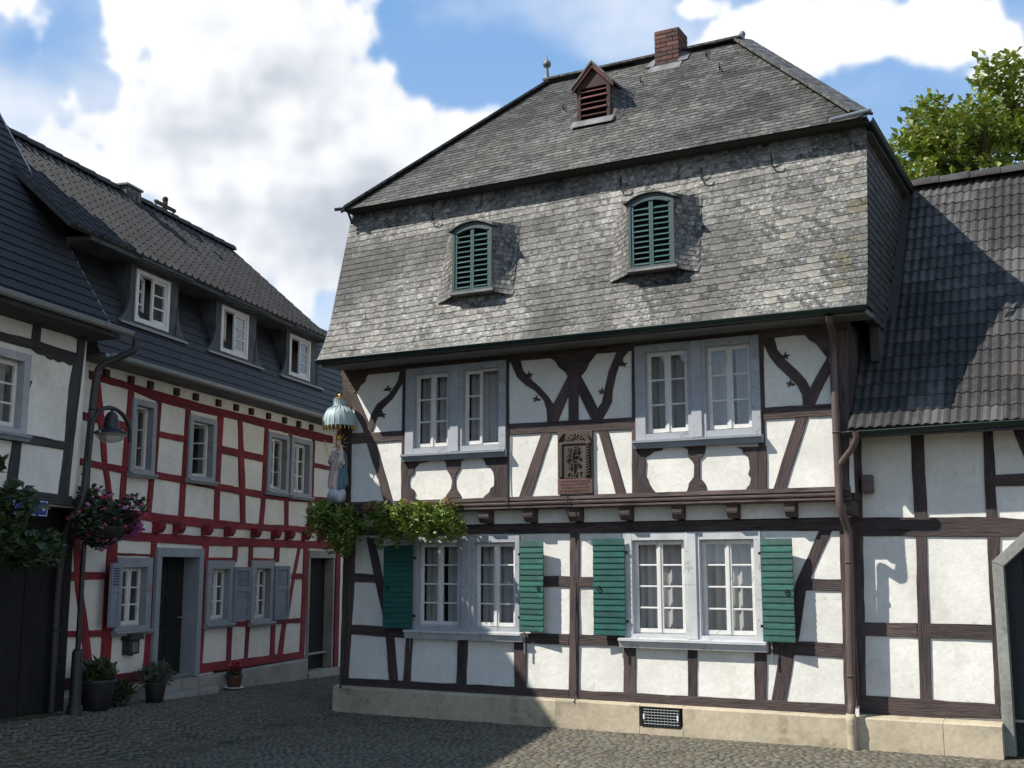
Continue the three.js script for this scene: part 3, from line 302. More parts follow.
// rect: outside of the casing; lights: x ranges of the openings
function makeWindow(parent, rect, o) {
  const [x0, y0, x1, y1] = rect, z = o.z, r = rng(900 + wseed++), b = o.bottom ?? .05, t = o.top ?? .09, f = o.front ?? .03, deep = o.deep ?? .13;
  const g = [], yb = y0 + b, yt = y1 - t; let px = x0; const L = o.lights.map(([a, c]) => [x0 + a, x0 + c]);
  L.forEach(([a, c], i) => { g.push(rbox(px, y0, z - deep, a, y1, z + f, .006)); px = c; }); g.push(rbox(px, y0, z - deep, x1, y1, z + f, .006));
  L.forEach(([a, c]) => g.push(box(a, yt, z - deep, c, y1 - .001, z + f - .002), box(a, y0 + .001, z - deep, c, yb, z + f - .002)));
  if (o.mullion) for (let i = 1; i < L.length; i++) { const c = (L[i - 1][1] + L[i][0]) / 2; g.push(rbox(c - o.mullion / 2, y0 + .004, z, c + o.mullion / 2, y1 - .004, z + f + .022, .008)); }
  if (o.head) g.push(profileX([[z - .01, y1 - .004], [z + f + .03, y1 - .002], [z + f + .045, y1 + .035], [z - .01, y1 + .04]], x0 - .02, x1 + .02));
  const win = mesh(o.name ?? 'window', tuv(merge(g), offs(), 1), o.casing, parent);
  L.forEach(([a, c], i) => {
    const mid = (a + c) / 2, e = .004, st = o.open?.[i] ?? [0, 0], zs = z + f - (o.recess ?? .065);
    const fr = .03; // fixed frame round the leaves
    mesh('sash_frame', tuv(merge([box(a, yb, zs - .05, a + fr, yt, zs - .012), box(c - fr, yb, zs - .05, c, yt, zs - .012), box(a + fr, yt - fr, zs - .05, c - fr, yt, zs - .013), box(a + fr, yb, zs - .05, c - fr, yb + fr, zs - .013)]), offs()), o.sash ?? M.sash, win);
    leaf(win, a + fr * .6, yb + fr * .6, mid - e, yt - fr * .6, zs, o.rows, st[0], -1, o.sash ?? M.sash, r);
    leaf(win, mid + e, yb + fr * .6, c - fr * .6, yt - fr * .6, zs, o.rows, st[1], 1, o.sash ?? M.sash, r);
    if (!st[0] && !st[1]) mesh('meeting_bar', rbox(mid - .016, yb + fr * .6, zs, mid + .016, yt - fr * .6, zs + .012, .004), o.sash ?? M.sash, win);
    if (o.curtain) { const part = r() < .35, gap = part ? .01 + r() * .05 : 0; for (const s of part ? [-1, 1] : [0]) { const w = part ? (c - a) / 2 - gap * (.4 + r()) : c - a; const cu = mesh('curtain', curtainGeo(w, yt - yb - .01, wseed * 3 + i + s * 7), o.curtain, win); cu.position.set(part ? (s < 0 ? a + w / 2 : c - w / 2) : mid, (yb + yt) / 2, z - deep - .05 - r() * .05); } }
  });
  if (o.sill) { const q = o.sill; mesh('sill', tuv(profileX([[z - .03, y0 + .012], [z + f + q.out, y0 - .004], [z + f + q.out, y0 - .03], [z + f + q.out - .02, y0 - .034], [z + f + q.out * .45, y0 - q.h], [z - .03, y0 - q.h]], x0 - q.over, x1 + q.over), offs(), 0), q.mat ?? M.sill, win); }
  return win;
}
// boarded shutter: lapped boards on two battens; origin at the hinge, opens away along +x * s
function boardShutter(parent, w, h, n, pos, turn, s, mats) {
  const r = rng(300 + wseed++);
  const back = mesh('shutter', tuv(merge([box(s > 0 ? .03 : -w + .03, .05, -.03, s > 0 ? .09 : -w + .09, h - .05, -.004), box(s > 0 ? w - .09 : -.09, .05, -.03, s > 0 ? w - .03 : -.03, h - .05, -.004)]), offs()), mats[0], parent);
  back.position.set(...pos); back.rotation.y = turn;
  const bh = h / n, g = [0, 1, 2].map((i) => tuv(prism([[0, -.008], [.012, -.008], [.017, -.004], [.017, .006], [.006, bh + .004], [0, bh + .004]].map(([z, y]) => [-z, y]), 0, w).rotateY(Math.PI / 2).translate(s > 0 ? 0 : -w, 0, -.004), offs(), 0));
  for (let k = 0; k < n; k++) { const b = mesh('slat', g[k % 3], mats[(r() * mats.length) | 0], back); b.position.set((r() - .5) * .004, k * bh, 0); b.rotation.x = (r() - .5) * .012; }
  mesh('hook', merge([new THREE.TorusGeometry(.026, .006, 5, 10).toNonIndexed().translate(s > 0 ? w - .07 : -w + .07, h * .48, .024)]), M.blackMetal, back);
  for (const y of [.16, h - .16]) mesh('hinge', box(s > 0 ? -.04 : -.06, y - .015, -.012, s > 0 ? .06 : .04, y + .015, -.002), M.blackMetal, back);
  return back;
}
// framed shutter, louvres above a panel
function louvreShutter(parent, w, h, pos, turn, s) {
  const r = rng(400 + wseed++), X = s > 0 ? 0 : -w, st = .05, mid = h * .58;
  const f = mesh('shutter', tuv(merge([rbox(X, 0, -.03, X + st, h, .004, .004), rbox(X + w - st, 0, -.03, X + w, h, .004, .004), box(X + st, 0, -.029, X + w - st, .07, .003), box(X + st, h - .06, -.029, X + w - st, h, .003), box(X + st, mid - .03, -.029, X + w - st, mid + .03, .003), box(X + st, .07, -.02, X + w - st, mid - .03, -.008)]), offs(), 1), M.shutterBlue, parent);
  f.position.set(...pos); f.rotation.y = turn;
  const n = 7, dh = (h - .06 - mid - .03) / n, g = tuv(box(X + st - .004, -.003, -.022, X + w - st + .004, .004, .016), offs()).rotateX(0);
  for (let k = 0; k < n; k++) { const b = mesh('louvre', g, M.shutterBlue, f); b.position.set(0, mid + .03 + (k + .5) * dh, -.012); b.rotation.x = .75; }
  return f;
}
// gutter: half pipe along a straight run
function gutterGeo(a, b, r = .065) {
  const A = V(...a), d = V(...b).sub(A), l = d.length(), pts = []; for (let i = 0; i <= 8; i++) { const t = Math.PI + i / 8 * Math.PI; pts.push([Math.cos(t) * r, Math.sin(t) * r]); } for (let i = 8; i >= 0; i--) { const t = Math.PI + i / 8 * Math.PI; pts.push([Math.cos(t) * (r - .008), Math.sin(t) * (r - .008)]); }
  const g = new THREE.ExtrudeGeometry(shapeOf(pts), { depth: l, bevelEnabled: false, steps: 1 }); const bead = bar([r, 0, 0], [r, 0, l], .011, 6), bead2 = bar([-r, 0, 0], [-r, 0, l], .008, 6);
  const q = merge([g, bead, bead2]); q.applyQuaternion(new THREE.Quaternion().setFromRotationMatrix(new THREE.Matrix4().makeBasis(V(0, 1, 0).cross(d.clone().normalize()), V(0, 1, 0), d.clone().normalize()))); return q.translate(...a);
}

// ---------------------------------------------------------------- roof covering
// S(u, v): point on the roof, u along the course, v up the slope (metres). Returns placed pieces.
function courses({ S, v0 = 0, v1, range, ch, w, jitter = .18, skip, seed = 1, lean = 0 }) {
  const r = rng(seed), out = []; let row = 0;
  for (let v = v0; v < v1; v += ch, row++) {
    const [a, b] = range(v); let u = a - (row % 2 ? w * .5 : 0) - r() * w * .2;
    while (u < b) {
      const wi = w * (1 + (r() - .5) * 2 * jitter), u0 = Math.max(u, a), u1 = b - u - wi < w * .35 ? b : Math.min(u + wi, b); u = u1 === b ? b : u + wi;
      if (u1 - u0 < w * .2) continue; const uc = (u0 + u1) / 2; if (skip?.(uc, v)) continue;
      const vv = v + (r() - .5) * ch * .03, e = .01, p = S(uc, vv), pu = S(uc + e, vv), pv = S(uc, vv + e), X = pu.clone().sub(p).normalize(), Y = pv.clone().sub(p); Y.sub(X.clone().multiplyScalar(Y.dot(X))).normalize(); const Zn = X.clone().cross(Y);
      out.push({ p, X, Y, Z: Zn, w: u1 - u0, rot: (r() - .5) * .012, t: r(), t2: r(), u: uc, v: vv });
    }
  }
  return out;
}
function pieceMatrix(q, w0, lift) { const m = new THREE.Matrix4().makeBasis(q.X, q.Y, q.Z); m.multiply(new THREE.Matrix4().makeRotationZ(q.rot)).multiply(new THREE.Matrix4().makeRotationX(lift)).multiply(new THREE.Matrix4().makeScale(q.w / w0, 1, 1)); m.setPosition(q.p); return m; }
function slateGeo(w, len, th, off) { // round lower right corner, lower edge at y = 0
  const c = w * .16, P = [[-w / 2, 0.002], [-w * .1, -.001], [w / 2 - c, 0], [w / 2 - c * .3, .006], [w / 2, .022], [w / 2, len], [-w / 2, len]];
  const g = prism(P, 0, th); const uv = g.attributes.uv; for (let i = 0; i < uv.count; i++) uv.setXY(i, uv.getX(i) + off[0], uv.getY(i) + off[1]); return g.toNonIndexed ? (g.index ? g.toNonIndexed() : g) : g;
}
function layPieces(name, list, geos, w0, lift, parent, mats, pick) { // separate meshes
  for (const q of list) { const o = mesh(name, geos[(q.t * geos.length) | 0], mats[pick(q)], parent); o.matrixAutoUpdate = true; pieceMatrix(q, w0, lift).decompose(o.position, o.quaternion, o.scale); }
}
function layMerged(name, list, geos, w0, lift, parent, mat, colour) {
  const src = geos.map((g) => (g.index ? g.toNonIndexed() : g)), tot = list.reduce((s, q) => s + src[(q.t * geos.length) | 0].attributes.position.count, 0);
  const P = new Float32Array(tot * 3), N = new Float32Array(tot * 3), U = new Float32Array(tot * 2), C = new Float32Array(tot * 3), v = V(), nm = new THREE.Matrix3(); let k = 0;
  for (const q of list) { const g = src[(q.t * geos.length) | 0], m = pieceMatrix(q, w0, lift), c = colour(q), ou = q.t2 * 13, ov = q.t * 9; nm.getNormalMatrix(m); const gp = g.attributes.position, gn = g.attributes.normal, gu = g.attributes.uv; for (let i = 0; i < gp.count; i++, k++) { v.fromBufferAttribute(gp, i).applyMatrix4(m).toArray(P, k * 3); v.fromBufferAttribute(gn, i).applyMatrix3(nm).normalize().toArray(N, k * 3); U[k * 2] = gu.getX(i) + ou; U[k * 2 + 1] = gu.getY(i) + ov; C[k * 3] = c[0]; C[k * 3 + 1] = c[1]; C[k * 3 + 2] = c[2]; } }
  const g = new THREE.BufferGeometry(); g.setAttribute('position', new THREE.BufferAttribute(P, 3)); g.setAttribute('normal', new THREE.BufferAttribute(N, 3)); g.setAttribute('uv', new THREE.BufferAttribute(U, 2)); g.setAttribute('color', new THREE.BufferAttribute(C, 3));
  const o = mesh(name, g, mat, parent); o.userData.kind = 'stuff'; return o;
}
function quadSheet(pts, m, name, parent) { // convex polygon sheet in space with a little thickness
  const a = V(...pts[0]), b = V(...pts[1]), c = V(...pts[2]), n = b.clone().sub(a).cross(c.clone().sub(a)).normalize().multiplyScalar(.03), P = []; const tri = (...q) => q.forEach((v) => P.push(v.x, v.y, v.z)); const f = pts.map((p) => V(...p)), k = f.map((p) => p.clone().sub(n));
  for (let i = 1; i < f.length - 1; i++) { tri(f[0], f[i], f[i + 1]); tri(k[0], k[i + 1], k[i]); } f.forEach((p, i) => { const j = (i + 1) % f.length; tri(p, k[i], f[j]); tri(k[i], k[j], f[j]); });
  const g = new THREE.BufferGeometry(); g.setAttribute('position', new THREE.Float32BufferAttribute(P, 3)); g.computeVertexNormals(); return name ? mesh(name, tuv(g), m, parent) : tuv(g);
}
// ================================================================ ground
const RED = { pos: [-2.93, 0, -3.575], turn: 102.4 * RAD };
const redX = [Math.cos(RED.turn), -Math.sin(RED.turn)], redZ = [Math.sin(RED.turn), Math.cos(RED.turn)];
const redLocal = (x, z) => { const a = x - RED.pos[0], b = z - RED.pos[2]; return [a * redX[0] + b * redX[1], a * redZ[0] + b * redZ[1]]; };
const redWorld = (x, y, z) => [RED.pos[0] + redX[0] * x + redZ[0] * z, y, RED.pos[2] + redX[1] * x + redZ[1] * z];
// the lane climbs a little along the red house
function groundY(x, z) { const [a, b] = redLocal(x, z); return (.07 + .034 * clamp(-a - .8, -3, 8)) * (1 - sstep(.35, 2.3, b)); }
{
  const xs = [], zs = []; for (let i = -300; i <= 300;) { xs.push(i); i += Math.abs(i) > 60 ? 40 : Math.abs(i) > 16 ? 6 : .5; } for (let i = -300; i <= 300;) { zs.push(i); i += Math.abs(i) > 60 ? 40 : Math.abs(i) > 16 ? 6 : .5; }
  const P = [], U = [], I = []; zs.forEach((z, j) => xs.forEach((x, i) => { P.push(x, groundY(x, z) - .012, z); U.push(x, z); if (i && j) { const a = j * xs.length + i, b = a - 1, c = a - xs.length, d = c - 1; I.push(d, b, a, d, a, c); } }));
  const g = new THREE.BufferGeometry(); g.setAttribute('position', new THREE.Float32BufferAttribute(P, 3)); g.setAttribute('uv', new THREE.Float32BufferAttribute(U, 2)); g.setIndex(I); g.computeVertexNormals();
  const ground = mesh('ground', g, M.soil); ground.userData.kind = 'structure'; ground.userData.label = 'dark earth bed and joints under the cobbled square';
  // cobbles: small setts in wandering rows
  const r = rng(11), stone = (s) => { const q = rng(s), g = new THREE.BoxGeometry(1, 1, 1, 2, 1, 2), p = g.attributes.position; for (let i = 0; i < p.count; i++) { let x = p.getX(i), y = p.getY(i), z = p.getZ(i); const e = Math.max(Math.abs(x), Math.abs(z)) > .4, c = Math.abs(x) > .4 && Math.abs(z) > .4; if (y > 0) { y = e ? (c ? .12 : .27) : .5; if (e) { x *= .88; z *= .88; } } const k = c ? .88 : 1; p.setXYZ(i, x * k, y, z * k); } const m = mergeVertices((g.deleteAttribute('uv'), g.deleteAttribute('normal'), g)); const mp = m.attributes.position; for (let i = 0; i < mp.count; i++) mp.setXYZ(i, mp.getX(i) + (q() - .5) * .12, mp.getY(i) + (mp.getY(i) > 0 ? (q() - .5) * .1 : 0), mp.getZ(i) + (q() - .5) * .12); m.computeVertexNormals(); const uv = new Float32Array(mp.count * 2); for (let i = 0; i < mp.count; i++) { uv[i * 2] = mp.getX(i) * .1 + q() * .01 + s; uv[i * 2 + 1] = mp.getZ(i) * .1 + s * .37; } m.setAttribute('uv', new THREE.BufferAttribute(uv, 2)); return m; };
  const geos = [1, 2, 3, 4, 5].map(stone), all = [];
  const blocked = (x, z) => { const [a, b] = redLocal(x, z); if (b < .07) return true; if (x > -.02 && x < 8.42 && z < .085) return true; if (x >= 8.42 && z < -.1) return true; if (a < -7.4 && b < .36) return true; return false; };
  for (let z = -8, row = 0; z < 10.5; z += .062, row++) for (let x = -5.2 + r() * .1; x < 14;) {
    const w = .062 + r() * .055, zz = z + .1 * Math.sin(x * .8 + 1.3) + .04 * Math.sin(x * 2.7 + row * .2), xc = x + w / 2; x += w + .006;
    const dx = xc - camera.position.x, dz = zz - camera.position.z, f = -(dx * Math.sin(YAW) + dz * Math.cos(YAW)), s = dx * Math.cos(YAW) - dz * Math.sin(YAW);
    if (f < 3.5 || Math.abs(s) > f * .5 + 3 || blocked(xc, zz)) continue;
    all.push({ x: xc, z: zz, w, d: .054 + r() * .012, y: groundY(xc, zz) + (r() - .5) * .009, ry: (r() - .5) * .25, rx: (r() - .5) * .08, rz: (r() - .5) * .08, k: (r() * 5) | 0, m: (r() * 5) | 0, tone: .82 + r() * .38, f, seen: Math.abs(s) < f * .44 && f > 8.75 });
  }
  const near = all.filter((c) => c.seen).sort((a, b) => a.f - b.f).slice(0, 300), set = new Set(near);
  const place = (o, c) => { o.position.set(c.x, c.y - .016, c.z); o.rotation.set(c.rx, c.ry, c.rz); o.scale.set(c.w, .03, c.d); };
  for (const c of near) place(mesh('cobblestone', geos[c.k], M.cob[c.m], ground), c);
  const rest = all.filter((c) => !set.has(c)), tmp = new THREE.Object3D();
  geos.forEach((g, k) => { const l = rest.filter((c) => c.k === k), im = new THREE.InstancedMesh(g, M.cobAll, l.length); l.forEach((c, i) => { place(tmp, c); tmp.updateMatrix(); im.setMatrixAt(i, tmp.matrix); im.setColorAt(i, rgb(c.tone * (1 + (c.m - 2) * .03), c.tone, c.tone * (1 - (c.m - 2) * .05))); }); im.name = 'cobblestones'; im.userData.kind = 'stuff'; put(im, ground); });
}

// ================================================================ the grey slated half-timbered house
const house = thing('half_timbered_house', 'large white half-timbered house with brown beams, green shutters and grey slate mansard roof', 'house');
const zLow = (y) => .12 + (6.86 - y) * .24 + .1 * Math.pow(clamp(1 - (y - 4.62) / .7), 2);
{
  const H = house;
  halfTimber(H, D.mg, M.timber, 0, [.05, .3, 6.84, 2.44], D.mgw, M.plaster);
  halfTimber(H, D.mu, M.timber, .2, [.15, 2.72, 6.94, 4.72], D.muw, M.plaster, { coreZ: .3 });
  // plinth with its weathered ledge, in four blocks
  const px = [-.03, 1.62, 3.3, 4.38, 4.91, 6.83], r = rng(3);
  for (let i = 0; i < 5; i++) { const vent = i === 3; const g = profileX(vent ? [[-.3, -.2], [.075, -.2], [.075, .075], [-.3, .075]] : [[-.3, -.2], [.078 + r() * .004, -.2], [.074, .3], [.06, .318], [-.02, .335], [-.3, .335]], px[i], px[i + 1] - .004); mesh('plinth_block', tuv(g, offs(), 0), M.plinth, H); if (vent) mesh('plinth_block', tuv(profileX([[-.3, .302], [.074, .302], [.06, .318], [-.02, .335], [-.3, .335]], px[i], px[i + 1] - .004), offs(), 0), M.plinth, H); }
  // cellar vent with its grille
  { const [a, b, c, d] = D.vent[0]; const v = mesh('vent_grille', merge([box(a, b, .055, a + .014, d, .085), box(c - .014, b, .055, c, d, .085), box(a, b, .056, c, b + .014, .084), box(a, d - .014, .056, c, d, .084)]), M.blackMetal, H); for (let i = 1; i < 12; i++) mesh('bar', bar([a + (c - a) * i / 12, b, .07], [a + (c - a) * i / 12, d, .07], .004, 5), M.zinc, v); for (let i = 1; i < 7; i++) mesh('bar', bar([a, b + (d - b) * i / 7, .076], [c, b + (d - b) * i / 7, .076], .004, 5), M.zinc, v); mesh('recess', box(a, b, -.2, c, d, -.18), M.black, v); for (const x of [a + .03, c - .03]) mesh('catch', box(x - .008, (b + d) / 2 - .03, .078, x + .008, (b + d) / 2 + .03, .092), M.white, v); }
  // jetty: joist ends, plaster between, moulded sill of the upper floor
  const [, , jt, jb] = D.mjy, yb = 2.452;
  D.mj.forEach(([a, b]) => { const y1 = jb + .004; mesh('joist_end', tuv(merge([profileX([[-.1, yb], [.13, yb], [.165, yb + .02], [.19, yb + .055], [.196, yb + .075], [.196, y1], [-.1, y1]], a, b)]), offs(), 0), M.timber[1], H); });
  D.mj.slice(1).forEach(([a], i) => mesh('infill_panel', tuv(box(D.mj[i][1] - .01, yb - .01, -.06, a + .01, jb + .02, .035), offs()), M.plaster, H));
  const zb = .2, sch = [[-.05, jb - .002], [zb + .02, jb - .002], [zb + .034, jb + .012], [zb + .03, jb + .03], [zb + .012, jb + .036], [zb + .034, jb + .05], [zb + .04, jb + .068], [zb + .03, jb + .084], [zb + .008, jb + .088], [zb + .008, jb + .1], [zb + .02, jb + .106], [zb + .012, jt + .006], [-.05, jt + .006]];
  mesh('jetty_beam', tuv(profileX(sch, .1, 3.56), offs(), 0), M.timber[0], H); mesh('jetty_beam', tuv(profileX(sch, 3.565, 6.93), offs(), 0), M.timber[1], H);
  // closed shell
  mesh('side_wall', tuv(merge([box(.02, .0, -4, .18, 4.6, -.21), box(.1, 2.62, -.2, .2, 4.6, .145)])), M.plaster, H);
  mesh('side_wall', tuv(merge([box(6.72, .0, -4, 6.85, 4.6, -.21), box(6.86, 2.62, -4, 6.97, 4.6, .145)])), M.timber[2], H);
  mesh('back_wall', box(.18, 0, -4.1, 6.85, 4.6, -3.98), M.plaster, H);
  mesh('floor', merge([box(.18, .3, -3.98, 6.72, .34, -.2), box(.1, 2.56, -3.98, 6.9, 2.615, -.08), box(.15, 4.6, -3.98, 6.9, 4.66, -.11)]), M.inside, H);
  mesh('partition_wall', merge([box(.18, .34, -1.6, 6.72, 2.56, -1.52), box(.2, 2.62, -1.5, 6.86, 4.6, -1.42)]), M.inside, H);
  // eaves board
  mesh('eaves_board', tuv(merge([profileX([[.18, 4.6], [.185, 4.585], [.66, 4.555], [.7, 4.565], [.7, 4.61], [.18, 4.64]], .12, 7.27)]), offs(), 0), M.soffit, H);
  mesh('gutter', gutterGeo([.1, 4.635, .765], [7.3, 4.6, .765], .055), M.gutter, H);
}
// windows
{
  const H = house, up = { z: .2, rows: 3, casing: M.casing, curtain: M.curtain, mullion: .13, bottom: .075, top: .085, sill: { out: .075, h: .095, over: .02 } };
  makeWindow(H, D.muw[0], { ...up, lights: [[.135, .665], [.885, 1.42]], open: [[0, 0], [0, 1.45]] });
  makeWindow(H, D.muw[1], { ...up, lights: [[.13, .66], [.885, 1.42]] });
  const dn = { z: 0, rows: 4, casing: M.casingPale, curtain: M.curtain, mullion: .12, bottom: .05, top: .09, head: false, sill: { out: .085, h: .11, over: .05, mat: M.casingPale } };
  makeWindow(H, D.mgw[0], { ...dn, casing: M.casing, lights: [[.11, .735], [.965, 1.56]] });
  makeWindow(H, D.mgw[1], { ...dn, lights: [[.11, .765], [.955, 1.6]] });
  const s = D.mgs, h = (q) => q[3] - q[1];
  boardShutter(H, s[0][2] - s[0][0], h(s[0]), 16, [s[0][2], s[0][1], .07], .12, -1, M.green);
  boardShutter(H, s[1][2] - s[1][0], h(s[1]), 16, [s[1][0], s[1][1], .07], -.16, 1, M.green);
  boardShutter(H, s[2][2] - s[2][0], h(s[2]), 16, [s[2][2], s[2][1], .07], .12, -1, M.green);
  boardShutter(H, s[3][2] - s[3][0], h(s[3]), 16, [s[3][0], s[3][1], .07], -.2, 1, M.green);
  // shutter catches hanging below
  for (const x of [s[1][0] + .05, s[2][2] - .04, s[3][0] + .08, 1.18]) mesh('shutter_catch', merge([box(x - .01, .84, .05, x + .01, 1.08, .062), box(x - .008, 1.0, .0, x + .008, 1.015, .055)]), M.lead, H);
}
// carved plaque
{
  const [a, b, c, d] = D.plaque[0], w = c - a, h = d - b, z = .225, P = mesh('carved_plaque', tuv(merge([rbox(a, b + h * .245, z - .04, c, d, z, .008)]), offs(), 1), M.plaque, house);
  P.userData.label = 'dark wooden plaque carved with a sunburst and scrollwork';
  mesh('inscription_board', tuv(rbox(a + .002, b, z - .04, c - .002, b + h * .245 - .002, z + .006, .006), offs(), 0), M.plaqueRed, P);
  const X = (t) => a + w * t, Y = (t) => b + h * t, rel = [];
  rel.push(rbox(X(.06), Y(.27), z - .01, X(.15), Y(.8), z + .02, .006), rbox(X(.02), Y(.79), z - .01, X(.98), Y(.825), z + .018, .006));
  mesh('border', tuv(merge(rel), offs(), 1), M.plaque, P);
  for (let i = 0; i < 12; i++) { const y = Y(.275 + i * .044), t = tube([[X(.82), y, z], [X(.86), y + .014, z + .022], [X(.92), y + .03, z + .01]], .013, 6, 6); mesh('twist', t, M.plaque, P); }
  for (let i = 0; i < 9; i++) { const t = (i / 8) * Math.PI, cx = X(.5), cy = Y(.83); mesh('sun_ray', bar([cx + Math.cos(t) * .045, cy + Math.sin(t) * .04, z + .006], [cx + Math.cos(t) * .13, cy + Math.sin(t) * .095, z + .006], .008, 5, .014), M.plaque, P); }
  mesh('corner_leaf', merge([tube([[X(.04), Y(.83), z], [X(.1), Y(.9), z + .02], [X(.2), Y(.97), z]], .014, 8, 6), tube([[X(.96), Y(.83), z], [X(.9), Y(.9), z + .02], [X(.8), Y(.97), z]], .014, 8, 6)]), M.plaque, P);
  const r = rng(66), cx = X(.47); mesh('stem', tube([[cx, Y(.34), z], [cx + .01, Y(.45), z + .018], [cx - .012, Y(.56), z + .02], [cx + .01, Y(.68), z + .02], [cx, Y(.76), z]], .013, 20, 6), M.plaque, P);
  for (let i = 0; i < 12; i++) { const s = i % 2 ? 1 : -1, y = Y(.42 + i * .029), l = .05 + r() * .05; mesh('scroll', tube([[cx, y, z + .006], [cx + s * l * .6, y + .012 + r() * .02, z + .022], [cx + s * l, y - .008 + r() * .03, z + .014], [cx + s * l * .75, y - .02, z + .01]], .009, 10, 5), M.plaque, P); }
  // foliage letters at the foot of the carving
  for (const [i, q] of [[0, [[.3, .29], [.36, .345], [.42, .29]]], [1, [[.48, .345], [.48, .295], [.54, .29], [.57, .345]]], [2, [[.62, .345], [.7, .345], [.66, .345], [.66, .29]]]]) mesh('letter', tube(q.map(([x, y]) => [X(x), Y(y), z + .006]), .009, 12, 5), M.plaque, P);
  for (let k = 0; k < 4; k++) { const g = []; let x = .08 + (k % 2) * .05; while (x < .86) { const l = .03 + r() * .05; g.push(box(X(x), Y(.045 + k * .05), z, X(x + l), Y(.045 + k * .05) + .012 + r() * .006, z + .0095)); x += l + .025 + r() * .02; } mesh('letter_row', merge(g), M.plaque, house.children.at(-1) === P ? P : P); }
}
